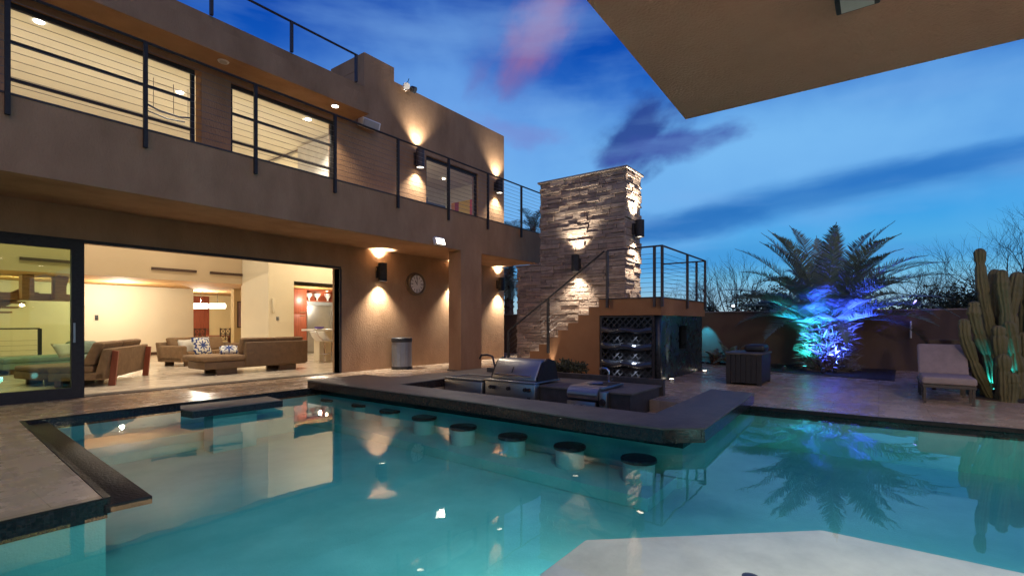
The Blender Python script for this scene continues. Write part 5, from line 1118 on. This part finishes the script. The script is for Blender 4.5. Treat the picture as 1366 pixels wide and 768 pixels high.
for i, (pts, r, dep) in enumerate([
    ([(1332, 531), (1330, 480), (1322, 440), (1314, 406), (1309, 372), (1307, 337)], 9.0, .28), ([(1334, 531), (1331, 450), (1327, 365)], 9.5, .48), ([(1341, 531), (1344, 470), (1342, 415), (1337, 383), (1336, 366)], 9.8, .10),
    ([(1346, 531), (1348, 450), (1349, 414), (1353, 386), (1356, 369)], 10.5, .22), ([(1322, 531), (1306, 500), (1296, 475), (1287, 449), (1286, 431)], 9.2, -.06), ([(1328, 531), (1322, 489), (1313, 463), (1304, 440), (1299, 418), (1299, 408)], 9.8, .08),
    ([(1336, 531), (1335, 490), (1333, 455), (1332, 441)], 10.5, -.24), ([(1341, 531), (1340, 500), (1339, 478)], 9.5, -.38), ([(1356, 531), (1359, 498), (1356, 480), (1351, 455), (1347, 435)], 10, -.14), ([(1366, 531), (1366, 480), (1365, 450)], 10.5, -.05),
    ([(1362, 531), (1368, 450), (1368, 372)], 10.5, .35), ([(1372, 531), (1380, 470), (1379, 400)], 11, .1), ([(1380, 531), (1395, 440), (1392, 380)], 11, .2), ([(1316, 531), (1309, 508), (1307, 494)], 8.5, .22), ([(1324, 531), (1317, 470), (1318, 425)], 8.8, .50), ([(1350, 531), (1352, 515), (1351, 503)], 9, -.46)]):
    stem(pts, r, dep, i)
spotlight((cx_+rgt.x*-.16-fwd.x*.05, cy_+rgt.y*-.16-fwd.y*.05, .14), (cx_+fwd.x*.2, cy_+fwd.y*.2, 1.8), 'cactus_uplight', 'teal uplight hidden at the foot of the cactus', (.03, .75, 1), 45, 'teal_lens', 85, 'coloured uplights in the planting beds', stem=.1)
spotlight((cx_+fwd.x*.9+rgt.x*.35, cy_+fwd.y*.9+rgt.y*.35, .14), (cx_+fwd.x*.45+rgt.x*.3, cy_+fwd.y*.45+rgt.y*.3, 2.2), 'cactus_uplight', 'teal uplight behind the cactus stems', (.03, .75, 1), 170, 'teal_lens', 70, 'coloured uplights in the planting beds', stem=.1)
# low plants
def clump(name, label, c, rad, h, n, seed, m='leaf', cat='shrub', group=None, lw=.03, ll=.16, stems=True):
    rg = random.Random(seed); t = thing(name, label, cat, c, group); c = Vector(c); b = MB()
    lobes = [(rg.uniform(-.6, .6), rg.uniform(-.6, .6), rg.uniform(.35, .85), rg.uniform(.35, .6)) for _ in range(9)]
    for _ in range(n):
        lx, ly, lz, lr = rg.choice(lobes); v = Vector((rg.gauss(0, 1), rg.gauss(0, 1), rg.gauss(0, 1))).normalized()*lr*rg.uniform(.5, 1.05)
        p = c+Vector(((lx+v.x)*rad, (ly+v.y)*rad, max(.02, (lz+v.z*.6)*h))); d = Vector((rg.gauss(0, 1), rg.gauss(0, 1), rg.gauss(.3, .8))).normalized()*ll*rg.uniform(.6, 1.2); w = d.cross(Vector((rg.gauss(0, 1), rg.gauss(0, 1), rg.gauss(0, 1)))).normalized()*lw
        b.add([p, p+d*.5+w, p+d, p+d*.5-w], [(0, 1, 2, 3)], rg.random())
    b.build('foliage', M[m], t, fix=False)
    if stems:
        b = MB()
        for k in range(5): a = rg.uniform(0, 6.28); b.tube([c, c+Vector((math.cos(a)*rad*.5, math.sin(a)*rad*.5, h*.6))], [.02+.02*h, .01], 5)
        b.build('stem', M['bark'], t)
p = onX(748, 10.6); clump('round_shrub', 'small round dark shrub by the orange stair wall behind the grill', (10.6, p.y, 0), .30, .40, 900, 21, ll=.09, lw=.02); p = onX(765, 10.5); clump('round_shrub', 'low dark shrub right of the round one behind the counter', (10.5, p.y, 0), .32, .36, 700, 22, ll=.09, lw=.02)
for (px, py, X, nf, fl, lab, sd) in ((976, 486, 16.6, 16, .75, 'small dark sago plant behind the storage box', 31), (955, 486, 16.9, 10, .5, 'little sago plant beside the dark enclosure', 32)):
    q = onX(px, X); palm('sago_plant', lab, (X, q.y, 0), .16, .10, .08, nf, fl, 5, 75, sd, droop=.8, leaf=.16, nl=26)['category'] = 'plant'
rg = random.Random(44)
g_ = MB()
for _ in range(5200):
    x = rg.uniform(14.7, 17.8); y = rg.uniform(-.3, 2.55)
    if x < 15.3-.28*(2.6-y): continue
    h = rg.uniform(.04, .13); a = rg.uniform(0, 6.28); g_.add([(x-.006, y, .02), (x+.006, y, .02), (x+.05*math.cos(a), y+.05*math.sin(a), h)], [(0, 1, 2)], rg.random())
gc = g_.build('ground_cover', M['leaf'], fix=False); gc["kind"] = "stuff"
# trees and shrubs beyond the wall
def bare_tree(label, loc, h, seed, spread=.55, depth=5, thick=.05, multi=4, group='bare trees beyond the garden wall'):
    rg = random.Random(seed); t = thing('bare_tree', label, 'tree', loc, group); tk = MB(); cr = MB(); loc = Vector(loc)
    def grow(p, d, ln, r, lv):
        pts = [p]; dd = d.copy()
        for k in range(4): dd = (dd+Vector((rg.gauss(0, .14), rg.gauss(0, .14), rg.gauss(.05, .08)))).normalized(); pts.append(pts[-1]+dd*ln/4)
        (tk if lv >= depth-1 else cr).tube(pts, [r*(1-.1*k) for k in range(5)], 5 if lv > 2 else 3, cap=False)
        if lv == 0: return
        for k in range(rg.choice((2, 3, 3)) if lv > 1 else 3):
            nd = (dd+Vector((rg.gauss(0, spread), rg.gauss(0, spread), rg.gauss(.12, spread*.6)))).normalized(); grow(pts[rg.choice((2, 3, 4, 4))], nd, ln*rg.uniform(.6, .85), r*.58, lv-1)
    for k in range(multi): a = k*6.28/multi+rg.random(); grow(loc, Vector((math.cos(a)*.28, math.sin(a)*.28, 1)).normalized(), h*.36, thick, depth)
    tk.build('trunk', M['bark'], t, fix=False); cr.build('crown', M['bark'], t, fix=False)
def wd(px, d): X, Y = world(d, (px-CX)/F*d); return (X, Y, 0)
bt = [(975, 27, 5.4, 'bare many stemmed tree left of the palm beyond the wall'), (945, 33, 4.6, 'thin bare tree behind the terrace railing'), (1236, 26, 4.6, 'bare tree right of the palm crown'), (1272, 30, 5.2, 'wispy bare tree left of the tall cactus stem'), (1322, 24, 5.4, 'bare tree showing between the cactus stems'), (1362, 22, 6.0, 'tall bare tree behind the right end of the cactus'), (1012, 36, 5.0, 'distant bare tree just left of the palm fronds'), (900, 38, 4.4, 'distant bare tree seen through the terrace railing')]
for i, (px, d, h, l) in enumerate(bt): bare_tree(l, wd(px, d), h, 60+i, .5 if i else .42)
sh_ = [(935, 30, 2.3, 1.5), (1008, 26, 2.7, 1.6), (1045, 24, 2.9, 1.7), (1150, 23, 2.9, 1.9), (1195, 22, 2.6, 1.9), (1240, 23, 2.8, 1.9), (1287, 22, 3.0, 1.4), (1320, 23, 2.9, 1.6), (1362, 22, 2.9, 1.6), (1100, 27, 3.0, 2.0), (880, 31, 2.4, 1.7), (905, 36, 2.4, 2)]
sl_ = ['dark shrub right of the terrace railing beyond the wall', 'dark rounded shrub under the distant bare tree', 'dark shrub behind the left palm fronds', 'dark shrub behind the right palm fronds', 'broad dark shrub left of the violet spotlight', 'broad dark shrub right of the violet spotlight', 'tall dark shrub left of the tall cactus stem', 'dark shrub behind the middle of the cactus', 'dark shrub behind the right end of the cactus', 'dark shrub straight behind the palm trunk', 'dark shrub seen through the left of the terrace railing', 'distant dark shrub seen through the right of the terrace railing']
for i, (px, d, h, r) in enumerate(sh_): clump('garden_shrub', sl_[i], wd(px, d), r, h, 2600, 80+i, group='dark shrubs beyond the garden wall', lw=.035, ll=.2)
# ------------------------------------------------------------------ render settings
scene.render.engine = 'CYCLES'
cy = scene.cycles; cy.use_denoising = True; cy.max_bounces = 9; cy.diffuse_bounces = 4; cy.glossy_bounces = 5; cy.transmission_bounces = 6; cy.transparent_max_bounces = 12
cy.caustics_reflective = False; cy.caustics_refractive = False; cy.sample_clamp_indirect = 6; cy.use_light_tree = True
try: cy.denoiser = 'OPENIMAGEDENOISE'
except Exception: pass
scene.view_settings.view_transform = 'Standard'; scene.view_settings.look = 'None'; scene.view_settings.exposure = 0; scene.view_settings.gamma = 1
scene.render.resolution_x = 1024; scene.render.resolution_y = 575
